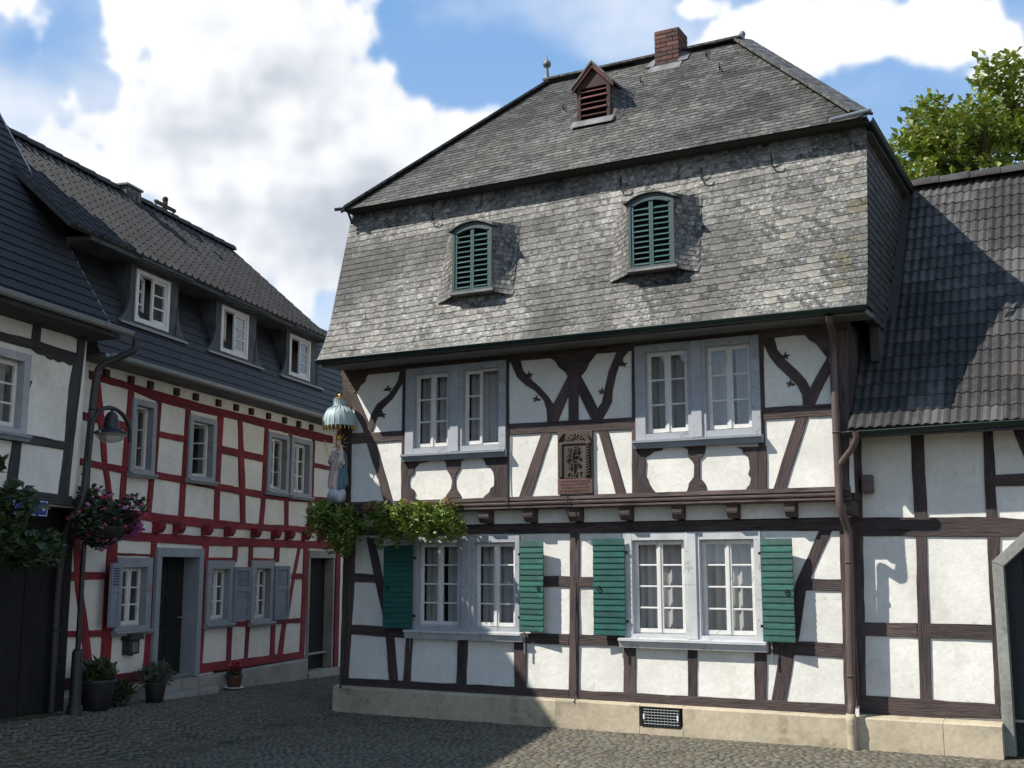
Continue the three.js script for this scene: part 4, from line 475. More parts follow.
// roof
{
  const H = house, sag = (u, v) => .016 * (fbm3(u * .9, v * .8, 7, 2) - .5), S1 = (u, v) => V(u, 4.64 + v * .968 + sag(u, v), zLow(4.64 + v * .968) + .6 * sag(u + 9, v)), L1 = 2.3, N = 24;
  // deck under the slates, as a thick curved sheet
  const prof = []; for (let i = 0; i <= N; i++) { const p = S1(0, L1 * i / N); prof.push([p.z - .012, p.y]); } for (let i = N; i >= 0; i--) { const p = S1(0, L1 * i / N); prof.push([p.z - .06, p.y]); }
  const lower = mesh('lower_roof', profileX(prof, .13, 7.26), M.deck, H); lower.userData.label = 'steep lower slope in lichen-speckled grey slate';
  const dorm = [[2.11, 2.7], [4.555, 5.14]];
  const skip = (u, v) => { const vv = v + (u - 3.7) * .035, y = 4.64 + vv * .968; return vv < .03 || vv > L1 - .1 || dorm.some(([a, b]) => u > a - .14 && u < b + .12 && y > 5.32 && y < 6.24); };
  const w0 = .155, geos = [0, 1, 2, 3, 4].map(() => slateGeo(w0, .18, .007, offs()));
  const tiltV = (u) => (u - 3.7) * .035, lift1 = (v) => v;
  const c1 = courses({ S: (u, v) => S1(u, v + tiltV(u)), v0: -.14, v1: L1 + .12, range: (v) => [.1 + .05 * v / L1 - .03 * Math.pow(clamp(1 - v / .7), 2), 7.3 - .02 * v / L1], ch: .09, w: w0, skip, seed: 21 });
  c1.push(...courses({ S: S1, v0: -.022, v1: .01, range: () => [.08, 7.3], ch: .09, w: .13, seed: 25 }));
  // weathering: pale lichen crust in patches, darker sooty ones, ochre algae near the right edge
  const tone = (q) => { const n = fbm3(q.u * .9, q.v * 1.3, 3, 4), p = fbm3(q.u * 2.3 + 9, q.v * 3, 8, 3); const str = fbm3(q.u * 2.6 + 31, q.v * .7, 17, 3); let k = .46 + (n - .5) * 1.25 + (p - .5) * .3 + (str - .5) * .7 + (q.t2 - .5) * .1; if (q.v + (q.u - 3.7) * .02 > 1.72 + .12 * (p - .5)) k += .2; k = clamp(k, .13, .8); const ye = sstep(.5, .62, fbm3(q.u * 2.2, q.v * 1.7, 41, 3)) * sstep(6.1, 7.2, q.u) * .55; return [k * (1 + .02 * ye), k * (.99 - .06 * ye), k * (.96 - .42 * ye)]; };
  const seen = [...c1].sort((a, b) => b.u * .5 - b.v - (a.u * .5 - a.v)).slice(0, 300), set = new Set(seen);
  // variants in tone, shared
  const vm = []; for (let i = 0; i < 9; i++) vm.push(std([.15 + i * .075, (.15 + i * .075) * .99, (.15 + i * .075) * .96], { map: T.slate, bumpMap: T.slateB, bumpScale: .004, roughness: .72 })); for (let i = 0; i < 3; i++) vm.push(std([.24 + i * .07, (.24 + i * .07) * .94, (.24 + i * .07) * .62], { map: T.slate, bumpMap: T.slateB, bumpScale: .004, roughness: .75 }));
  const pick = (q) => { const c = tone(q); if (c[2] / c[0] < .74) return 9 + clamp(Math.round((c[0] - .24) / .07), 0, 2); return clamp(Math.round((c[0] - .15) / .075), 0, 8); };
  layPieces('slate', seen, geos, w0, -.075, lower, vm, pick);
  layMerged('slates', c1.filter((q) => !set.has(q)), geos, w0, -.075, lower, M.slateAll, tone);
  // upper slope
  const Yb = 6.86, Zb = .36, Yr = 9.16, Zr = -1.85, L2 = Math.hypot(Yr - Yb, Zb - Zr), S2 = (u, v) => V(u, mix(Yb, Yr, v / L2) + 1.3 * sag(u + 20, v), mix(Zb, Zr, v / L2));
  const eL = .15, eR = 7.33, rL = 2.27, rR = 5.31;
  const upper = mesh('upper_roof', merge([quadSheet([[eL, Yb - .012, Zb], [eR, Yb - .012, Zb], [rR, Yr - .012, Zr], [rL, Yr - .012, Zr]]), quadSheet([[eR, Yb - .012, Zb], [eR, Yb - .012, -4.06], [rR, Yr - .012, Zr]]), quadSheet([[eL, Yb - .012, -4.06], [eL, Yb - .012, Zb], [rL, Yr - .012, Zr]]), quadSheet([[eR, Yb - .012, -4.06], [eL, Yb - .012, -4.06], [rL, Yr - .012, Zr], [rR, Yr - .012, Zr]])]), M.deck, H); upper.userData.label = 'hipped upper slope in weathered grey slate';
  const w1 = .17, g1 = [0, 1, 2, 3].map(() => slateGeo(w1, .175, .007, offs()));
  const c2 = courses({ S: (u, v) => S2(u, v + (u - 3.8) * .045), v0: -.2, v1: L2 + .05, range: (v) => [mix(eL, rL, (v + .1) / L2) - .02, mix(eR, rR, (v + .1) / L2) + .02], ch: .088, w: w1, seed: 22, skip: (u, v) => { const vv = v + (u - 3.8) * .045, p = S2(u, vv); return vv < -.03 || vv > L2 - .14 || u < mix(eL, rL, (vv + .17) / L2) || u > mix(eR, rR, (vv + .17) / L2) - .06 || (u > 3.37 && u < 3.86 && p.y > 7.86 && p.y < 8.3) || (u > 4.12 && u < 4.44 && p.y > 8.96); } });
  c2.push(...courses({ S: S2, v0: -.045, v1: -.01, range: () => [eL - .01, eR + .01], ch: .09, w: .14, seed: 26 }));
  const tone2 = (q) => { const n = fbm3(q.u * .8 + 5, q.v * 1.1, 13, 4), p = fbm3(q.u * 2.6 + 2, q.v * 3.2, 18, 3); const k = clamp(.235 + (n - .5) * .4 + (p - .5) * .32 + (q.t2 - .5) * .18, .08, .6), gr = sstep(.5, .7, fbm3(q.u * 1.4, q.v * 1.6, 55, 3)) * .4; return [k * (1 - .02 * gr), k * .975, k * (.94 - .2 * gr)]; };
  layMerged('slates', c2, g1, w1, -.075, upper, M.slateAll, tone2);
  // hip and ridge courses
  const rib = (a, b, n, lift, parent, s, up) => { const r = rng(s), A = V(...a), B = V(...b), g = []; for (let i = 0; i < n; i++) { const p = A.clone().lerp(B, (i + .5) / n), k = .2 + r() * .14; g.push(tint(tuv(rbox(-.15, -.03, -B.distanceTo(A) / n * .56, .15, .003, B.distanceTo(A) / n * .56, .003), offs()), k, k * .985, k * .95).rotateX(.0).applyQuaternion(new THREE.Quaternion().setFromRotationMatrix(new THREE.Matrix4().lookAt(A, B, up))).translate(p.x, p.y + lift, p.z)); } const o = mesh('ridge_slates', merge(g), M.slateAll, parent); o.userData.kind = 'stuff'; };
  rib([rL, Yr, Zr], [rR, Yr, Zr], 22, .025, upper, 1, V(0, 1, .15)); rib([eL, Yb, Zb], [rL, Yr, Zr], 30, .012, upper, 2, V(-.35, .7, .36)); rib([eR - .07, Yb + .08, Zb - .075], [rR, Yr, Zr], 30, .012, upper, 3, V(.35, .7, .36));
  // overhanging eaves of the upper slope with its board
  mesh('eaves_board', tuv(profileX([[Zb - .005, Yb - .03], [Zb - .0, Yb - .014], [.0, Yb + .02], [.0, Yb - .03]], eL + .02, eR - .02), offs(), 0), M.deck, H);
  mesh('eaves_board', tuv(box(eR - .24, Yb - .1, -4.05, eR - .01, Yb - .05, .05)), M.soffit, H);
  mesh('gutter', gutterGeo([eR + .01, Yb - .03, Zb - .02], [eR + .01, Yb - .03, -2.9], .05), M.gutter, H);
  mesh('gutter_spout', bar([6.98, 6.78, .62], [7.36, 6.94, .3], .024, 8), M.zinc, H); mesh('gutter_spout', bar([.2, 6.87, .34], [.06, 6.85, .42], .024, 8), M.gutter, H); mesh('eaves_bracket', bar([.2, 6.84, .3], [.24, 6.66, .24], .016, 6), M.gutter, H);
  // slate-hung right gable side
  const w3 = .17, g2 = [0, 1, 2].map(() => slateGeo(w3, .2, .007, offs())), S3 = (u, v) => V(7.235, 4.5 + v, .78 - u), wingY = (z) => 3.39 + (.5 - z) * 1.163;
  mesh('gable_wall', prism([[-.55, 4.66], [-.06, 6.83], [4, 6.83], [4, 4.2], [.3, 4.2], [.3, 4.62]], 0, .1).rotateY(Math.PI / 2).translate(7.12, 0, 0), M.deck, H);
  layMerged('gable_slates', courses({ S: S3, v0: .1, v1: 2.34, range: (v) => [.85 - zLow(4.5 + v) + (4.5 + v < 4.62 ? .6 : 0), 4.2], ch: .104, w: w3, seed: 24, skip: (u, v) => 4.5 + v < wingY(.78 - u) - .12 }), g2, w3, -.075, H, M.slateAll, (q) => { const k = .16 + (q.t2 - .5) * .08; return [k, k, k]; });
  mesh('gable_wall', prism([[-.55, 4.66], [-.06, 6.83], [4, 6.83], [4, 4.6]], 0, .1).rotateY(Math.PI / 2).translate(.15, 0, 0), M.deck, H);
  mesh('back_wall', box(.2, 4.6, -4.1, 7.2, 6.83, -4), M.deck, H);
  // roof hooks
  for (const [u, v] of [[1.55, 2.0], [4.3, 2.02], [5.35, 1.97], [6.2, 2.0]]) { const p = S1(u, v); mesh('roof_hook', tube([[p.x, p.y + .09, p.z + .02], [p.x, p.y, p.z + .02], [p.x + .02, p.y - .09, p.z + .07], [p.x + .1, p.y - .1, p.z + .08], [p.x + .13, p.y - .06, p.z + .07]], .009, 14, 5), M.blackMetal, lower); }
  for (const [u, v] of [[3.0, 1.9], [4.05, 2.3], [5.2, 2.2], [4.9, 2.75]]) { const p = S2(u, v); mesh('roof_hook', tube([[p.x, p.y + .06, p.z - .02], [p.x, p.y, p.z + .05], [p.x + .01, p.y + .02, p.z + .1], [p.x + .01, p.y + .07, p.z + .1]], .009, 12, 5), M.blackMetal, upper); }
  // finials
  mesh('finial', lathe([[0, .44], [.008, .43], [.01, .36], [.03, .345], [.056, .32], [.064, .285], [.052, .25], [.03, .235], [.024, .21], [.03, .12], [.05, 0], [.09, -.06]]).translate(rL, Yr + .0, Zr), M.lead, upper);
  mesh('finial', lathe([[0, .1], [.03, .09], [.045, .06], [.04, .03], [.03, 0], [.06, -.05]], 12).translate(rR, Yr + .02, Zr), M.lead, upper);
}
// arched slate dormers with green louvres
function greenDormer(x0, x1, y0, y1, zf) {
  const w = x1 - x0, xm = (x0 + x1) / 2, rise = .085, arc = (x, off = 0) => y1 + off + rise * (1 - Math.pow((x - xm) / (w / 2), 2)), a = [], n = 12;
  const st = .042, P = [[x0, y0], [x0, y1]]; for (let i = 1; i < n; i++) { const x = x0 + w * i / n; P.push([x, arc(x)]); } P.push([x1, y1], [x1, y0]);
  const s = shapeOf(ccw(P)), hole = [[x0 + st, y0 + .03], [x1 - st, y0 + .03], [x1 - st, y1 - .04]]; for (let i = n - 1; i > 0; i--) { const x = x0 + st + (w - 2 * st) * i / n; hole.push([x, arc(x) - .085]); } hole.push([x0 + st, y1 - .04]); s.holes.push(new THREE.Path(hole.map((p) => new THREE.Vector2(...p))));
  const d = mesh('dormer', tuv(new THREE.ExtrudeGeometry(s, { depth: .07, bevelEnabled: true, bevelSize: .004, bevelThickness: .004, bevelOffset: -.004, bevelSegments: 1 }).translate(0, 0, zf - .075), offs(), 1), M.casingDark, house);
  mesh('back_panel', box(x0 + .03, y0 + .02, zf - .14, x1 - .03, y1 + .04, zf - .12), M.black, d);
  mesh('shutter_frame', tuv(merge([rbox(xm - .026, y0 + .03, zf - .04, xm - .001, y1 + .005, zf - .012, .003), rbox(xm + .001, y0 + .03, zf - .04, xm + .026, y1 + .005, zf - .012, .003), rbox(x0 + st, y0 + .03, zf - .04, x0 + st + .03, y1 - .03, zf - .012, .003), rbox(x1 - st - .03, y0 + .03, zf - .04, x1 - st, y1 - .03, zf - .012, .003)]), offs(), 1), M.louvre[0], d);
  const N = 11, lw = w / 2 - st - .05; const g = tuv(rbox(-lw / 2, -.005, -.035, lw / 2, .005, .035, .003), offs()), r = rng(x0 * 97);
  for (let k = 0; k < N; k++) for (const q of [-1, 1]) { const m = mesh('slat', g, M.louvre[(r() * 2) | 0], d); m.position.set(xm + q * (.03 + lw / 2), y0 + .065 + k * (y1 - y0 - .08) / N, zf - .035); m.rotation.set(.62 + (r() - .5) * .12, 0, (r() - .5) * .02); }
  mesh('sill', tuv(profileX([[zf - .1, y0 + .01], [zf + .03, y0 - .004], [zf + .03, y0 - .036], [zf - .1, y0 - .04]], x0 - .02, x1 + .03), offs(), 0), M.lead, d);
  // arched roof
  const Q = []; for (let i = 0; i <= n; i++) { const x = x0 - .05 + (w + .1) * i / n; Q.push([x, arc(clamp(x, x0 - .02, x1 + .02), .004)]); } for (let i = n; i >= 0; i--) { const x = x0 - .05 + (w + .1) * i / n; Q.push([x, arc(clamp(x, x0 - .02, x1 + .02), .018)]); }
  mesh('dormer_roof', tuv(prism(ccw(Q), zLow(y1 + .3) - .05, zf + .03)), M.slate[3], d);
  // slated cheeks swept into the slope
  const Hh = y1 - y0 + .03;
  for (const sd of [-1, 1]) {
    const e = sd < 0 ? x0 : x1, wd = sd < 0 ? .26 : .22, S = (u, v) => { const t = clamp(u / .42), y = y0 - .04 + v * (1 + .08 * t) - .05 * t; return V(e + sd * (wd * t - .004), y, zLow(y) + .018 + Math.max(0, zf - .03 - zLow(y)) * Math.pow(1 - t, 1.25)); };
    const surf = new THREE.PlaneGeometry(1, 1, 8, 10), p = surf.attributes.position; for (let i = 0; i < p.count; i++) { const q = S((p.getX(i) + .5) * .44, (p.getY(i) + .5) * Hh); p.setXYZ(i, q.x - sd * .01, q.y, q.z - .012); } surf.computeVertexNormals(); const cheek = mesh('cheek', surf.toNonIndexed(), new THREE.MeshStandardMaterial({ color: rgb(.12, .118, .115), roughness: .9, side: THREE.DoubleSide }), d);
    // narrow slates running up the sweep
    const gs = [0, 1, 2].map(() => slateGeo(.062, .13, .006, offs())), SS = sd > 0 ? S : (u, v) => S(.44 - u, v);
    layMerged('cheek_slates', courses({ S: SS, v0: 0, v1: Hh - .02, range: () => [.0, .44], ch: .06, w: .062, seed: 70 + e * 10, jitter: .1 }), gs, .062, -.09, d, M.slateAll, (q) => { const k = .5 + (q.t2 - .5) * .3; return [k, k * .99, k * .97]; });
  }
  return d;
}
greenDormer(2.11, 2.7, 5.375, 6.19, .62); greenDormer(4.555, 5.14, 5.375, 6.19, .62);
// red-brown ventilation dormer on the upper slope
{
  const x0 = 3.37, x1 = 3.86, y0 = 7.83, y1 = 8.37, zf = -.54, xm = (x0 + x1) / 2, ap = 8.64;
  const d = mesh('gabled_dormer', tuv(merge([rbox(x0, y0, zf - .06, x0 + .055, y1, zf, .005), rbox(x1 - .055, y0, zf - .06, x1, y1, zf, .005), prism([[x0, y1 - .06], [x1, y1 - .06], [x1, y1], [xm, ap - .03], [x0, y1]], zf - .05, zf - .004)]), offs(), 1), M.redDark, house); d.userData.label = 'small gabled dormer with red-brown louvres';
  for (let k = 0; k < 8; k++) { const m = mesh('slat', tuv(rbox(x0 + .05, -.006, -.035, x1 - .05, .006, .035, .003), offs(), 0), M.louvreRed[k % 2], d); m.position.set(0, y0 + .05 + k * .056, zf - .03); m.rotation.x = .7; m.rotation.z = (k % 3 - 1) * .008; }
  mesh('back_panel', box(x0 + .02, y0, zf - .12, x1 - .02, y1, zf - .1), M.black, d);
  for (const s of [-1, 1]) { const e = s < 0 ? x0 - .06 : x1 + .06; mesh('dormer_roof', tuv(prism(ccw([[xm, ap + .03], [xm, ap - .005], [e, y1 - .065], [e, y1 - .03]]), -1.62, zf + .06)), M.slate[3], d); mesh('bargeboard', tuv(prism(ccw([[xm, ap - .005], [xm, ap - .07], [e, y1 - .125], [e, y1 - .065]]), zf + .02, zf + .045), offs()), M.louvreRed[0], d); }
  const yU = (z) => mix(6.86, 9.16, (.36 - z) / 2.21);
  for (const s of [-1, 1]) { const e = s < 0 ? x0 + .01 : x1 - .01, S = (u, v) => { const t = clamp(u / .5), y = mix(y0, y1, v / .54), z1 = .36 - (y - 6.86) / 2.3 * 2.21; return V(e + s * .2 * t * t, y - .1 * t * t, mix(zf - .02, z1 + .1 * t, t)); }; const g = new THREE.PlaneGeometry(1, 1, 8, 8), p = g.attributes.position; for (let i = 0; i < p.count; i++) { const q = S((p.getX(i) + .5) * .5, (p.getY(i) + .5) * .54); p.setXYZ(i, q.x, q.y, q.z); } g.computeVertexNormals(); mesh('cheek', tuv(g), new THREE.MeshStandardMaterial({ color: rgb(.13, .128, .125), map: T.slate, roughness: .8, side: THREE.DoubleSide }), d); const gs = [0, 1].map(() => slateGeo(.08, .14, .006, offs())), SS = s > 0 ? S : (u, v) => S(.5 - u, v); layMerged('cheek_slates', courses({ S: SS, v0: 0, v1: .52, range: () => [0, .5], ch: .075, w: .08, seed: 90 + s, jitter: .1 }), gs, .08, -.09, d, M.slateAll, (q) => { const k = .22 + (q.t2 - .5) * .12; return [k, k * .985, k * .955]; }); }
  mesh('apron', tuv(profileX([[zf + .02, y0 + .02], [zf + .12, y0 - .085], [zf + .12, y0 - .1], [zf - .04, y0 - .02]], x0 - .05, x1 + .07), offs(), 0), M.lead, d);
}
// chimney of single bricks
{
  const x0 = 4.1, x1 = 4.46, z0 = -1.98, z1 = -1.62, y0 = 8.86, y1 = 9.46, c = mesh('chimney', box(x0 + .008, y0 - .2, z0 + .008, x1 - .008, y1 - .01, z1 - .008), M.mortar, house), r = rng(31); c.userData.label = 'red brick chimney on the ridge';
  const bh = .066, bl = .176, g = [rbox(-.086, 0, -.05, .086, .056, .05, .005), rbox(-.04, 0, -.05, .04, .056, .05, .005)].map((q) => tuv(q, offs()));
  for (let k = 0; k < 9; k++) for (let f = 0; f < 4; f++) { const L = .36, odd = (k + f) % 2; const list = odd ? [[-.09, 0], [.09, 0]] : [[-.13, 1], [0, 0], [.135, 1]]; for (const [o, v] of list) { const b = mesh('brick', g[v], M.brick[(r() * 4) | 0], c); const cx = (x0 + x1) / 2, cz = (z0 + z1) / 2, q = .18 - .05 + r() * .006 + .004; b.rotation.y = f * Math.PI / 2; b.position.set(cx + (f % 2 ? (f === 1 ? q : -q) : (f === 0 ? o : -o)), y0 + k * bh, cz + (f % 2 ? (f === 1 ? -o : o) : (f === 0 ? q : -q))); } }
  mesh('flashing', tuv(merge([box(x0 - .05, 8.83, z1 - .02, x1 + .05, 8.9, z1 + .06), profileX([[z1 + .05, 8.9], [z1 + .16, 8.78], [z1 + .16, 8.77], [z1 + .0, 8.85]], x0 - .06, x1 + .06)])), M.lead, c);
  mesh('side_flashing', tuv(merge([quadSheet([[x0 - .14, 8.93, z1 + .03], [x0, 8.9, z1 + .07], [x0, 9.12, z1 - .12], [x0 - .12, 9.08, z1 - .14]]), quadSheet([[x1, 8.9, z1 + .07], [x1 + .13, 8.93, z1 + .03], [x1 + .12, 9.1, z1 - .14], [x1, 9.14, z1 - .12]])])), M.lead, c);
}
// downpipes and cable
{
  const H = house;
  mesh('downpipe', tube([[6.905, 4.56, .76], [6.9, 4.5, .72], [6.86, 4.42, .42], [6.83, 4.3, .29], [6.825, 3.8, .28], [6.825, 2.8, .28], [6.83, 2.55, .28], [6.85, 2.42, .22], [6.86, 2.3, .1], [6.86, 2.1, .085], [6.83, 1.2, .085], [6.82, .5, .09], [6.815, .38, .125], [6.812, .3, .13], [6.81, .0, .13]], .042, 90, 10), M.pipe, H);
  mesh('downpipe_foot', tuv(lathe([[.0, .36], [.05, .36], [.052, .3], [.056, .29], [.05, .27], [.05, -.05]], 14).translate(6.812, 0, .13)), M.plinth, H);
  for (const [x, y, z] of [[6.828, 3.35, .28], [6.855, 1.95, .085], [6.824, .75, .088]]) mesh('pipe_bracket', merge([new THREE.TorusGeometry(.046, .007, 6, 14).toNonIndexed().rotateX(Math.PI / 2).translate(x, y, z), bar([x, y, z - .04], [x, y, z - .1], .008, 5)]), M.pipe, H);
  mesh('branch_pipe', tube([[7.06, 3.33, .44], [7.06, 3.26, .42], [7.0, 3.16, .36], [6.9, 3.06, .3], [6.84, 2.99, .285]], .034, 30, 10), M.pipe, H);
  mesh('electric_cable', tube([[3.565, 2.76, .26], [3.56, 2.6, .27], [3.555, 2.5, .21], [3.553, 2.3, .03], [3.552, 1.2, .025], [3.548, .36, .03], [3.546, .3, .085]], .008, 50, 5), M.black, H);
  mesh('electric_cable', tube([[2.71, 4.56, .225], [2.712, 3.6, .222], [2.715, 2.8, .225], [2.715, 2.66, .27]], .008, 40, 5), M.black, H);
}
// ================================================================ lower annex on the right
{
  const A = thing('annex', 'low white half-timbered annex with tiled roof and stone-framed gateway, right of the slated house', 'building'), z = -.15;
  const arch = [[8.28, .0], [10.7, .0], [10.7, 1.95], [10.28, 2.36], [8.72, 2.36], [8.28, 1.95]];
  halfTimber(A, [...D.wg, ['post', [[11.3, .33], [11.45, .33], [11.45, 3.4], [11.3, 3.4]]], ['rail', [[10.75, 1.2], [11.3, 1.2], [11.3, 1.33], [10.75, 1.33]]]], M.timber, z, [6.93, .33, 12, 3.36], [arch.map(([x, y]) => [x, Math.max(y, .331)])], M.plaster, { coreZ: .25 });
  for (const [a, b] of [[6.845, 7.72], [7.725, 8.285]]) mesh('plinth_block', tuv(profileX([[-.4, -.2], [.06, -.2], [.056, .305], [.04, .32], [-.12, .335], [-.4, .335]], a, b), offs(), 0), M.plinth, A);
  mesh('plinth_block', tuv(profileX([[-.4, -.2], [.06, -.2], [.056, .305], [-.12, .335], [-.4, .335]], 10.72, 12), offs(), 0), M.plinth, A);
  // gateway: stone jambs and a canted head
  const inner = [[8.385, 0], [8.385, 1.905], [8.77, 2.26], [10.23, 2.26], [10.6, 1.905], [10.6, 0]], outer = [[8.275, 0], [8.275, 1.955], [8.73, 2.375], [10.27, 2.375], [10.71, 1.955], [10.71, 0]];
  for (let i = 0; i < 5; i++) mesh('gate_stone', tuv(prism(ccw([outer[i], outer[i + 1], inner[i + 1], inner[i]]), -.32, i % 2 ? -.108 : -.112, .006), offs()), M.portal, A);
  for (let i = 0; i < 12; i++) { const x = 8.37 + i * .19; mesh('gate_board', tuv(rbox(x, -.05, -.31, x + .186, 2.3, -.275, .006), offs(), 1), M.doorGreen, A); }
  mesh('wall', tuv(merge([box(6.86, 0, -5.2, 12, 3.36, -5.05), box(11.9, 0, -5.05, 12, 3.36, -.42)])), M.plaster, A);
  mesh('gable_wall', prism([[.42, 3.3], [-2.5 * 1 - 0, 6.7], [-5.2, 3.3]].map(([q, y]) => [-q, y]), 0, .1).rotateY(Math.PI / 2).translate(11.88, 0, 0), M.plaster, A);
  // roof
  const ye = 3.41, ze = .3, yr = 6.88, zr = -2.5, L = Math.hypot(yr - ye, ze - zr), cs = (yr - ye) / L, sn = (ze - zr) / L;
  const roof = mesh('roof', merge([quadSheet([[6.95, ye - .03, ze], [12.2, ye - .03, ze], [12.2, yr - .03, zr], [6.95, yr - .03, zr]]), quadSheet([[12.2, ye - .03, -5.5], [6.95, ye - .03, -5.5], [6.95, yr - .03, zr], [12.2, yr - .03, zr]])]), M.deck, A); roof.userData.label = 'annex roof of dark weathered interlocking tiles';
  const tw = .196, tl = .3, ex = .222, tile = (s) => { const q = rng(s), P = [], nx = 10, th = .014, f = (x) => .0115 * Math.sin((x / tw) * Math.PI * 4 - .6) + .004 * q(), top = [], bot = []; for (let i = 0; i <= nx; i++) { const x = -tw / 2 + tw * i / nx, y = f(x); top.push([x, y]); bot.unshift([x, y - th]); } const g = new THREE.ExtrudeGeometry(shapeOf(ccw([...top, ...bot])), { depth: tl, bevelEnabled: false, steps: 1 }).rotateX(Math.PI / 2).translate(0, tl, 0); const o = [q() * 9, q() * 9], p = g.attributes.position, uv = g.attributes.uv; for (let i = 0; i < p.count; i++) uv.setXY(i, p.getX(i) + o[0], p.getY(i) + o[1]); return g; };
  const geos = [51, 52, 53, 54].map(tile), r = rng(15), own = [], rest = [];
  for (let v = -.03, row = 0; v < L - .2; v += ex, row++) for (let x = 7.06 - (row % 2) * 0; x < 12.2; x += tw * .985) {
    const p = V(x, ye + v * cs, ze - v * sn); if (p.y > 4.62 && x < 7.3) continue;
    const n = fbm3(x * 1.4, v * 1.2, 6, 3); let m = n > .56 ? 3 : n > .5 ? 1 : n > .43 ? 0 : 2; if (r() < .06) m = (r() * 4) | 0; if (r() < .025) m = 4; const q = { p, X: V(1, 0, 0), Y: V(0, cs, -sn), Z: V(0, sn, cs), w: tw, rot: (r() - .5) * .03, t: r(), t2: r(), m }; q.p.y += .02 * (fbm3(x * .8, v * .9, 4, 2) - .5) + (r() - .5) * .005;
    (x < 9.25 && own.length < 300 ? own : rest).push(q);
  }
  layPieces('roof_tile', own, geos, tw, -.05, roof, M.wingTile, (q) => q.m);
  layMerged('roof_tiles', rest, geos, tw, -.05, roof, M.wingTileAll, () => [1, 1, 1]);
  for (let i = 0; i < 14; i++) mesh('ridge_tile', tuv(new THREE.CylinderGeometry(.11, .125, .4, 10, 1, false, -Math.PI / 2, Math.PI).rotateX(0).rotateZ(Math.PI / 2).rotateX(-Math.PI / 2).translate(7.5 + i * .37, yr - .02, zr)), M.wingTile[i % 3], roof);
  mesh('fascia_strip', tuv(profileX([[ze - .02, ye - .05], [ze + .01, ye - .12], [ze - .03, ye - .13], [ze - .1, ye - .04]], 6.93, 12.2), offs(), 0), M.panelGrey, A);
  mesh('eaves_soffit', tuv(profileX([[ze - .06, ye - .13], [ze - .05, ye - .1], [-.15, ye + .4], [-.17, ye + .36]], 6.98, 12.1), offs(), 0), M.soffit, A);
  mesh('gutter', gutterGeo([6.9, 3.335, .32], [12.2, 3.5, .32], .05), M.gutter, A);
  mesh('meter_box', tuv(rbox(7.0, 2.7, -.14, 7.12, 2.9, -.02, .01)), M.pipe, A);
}

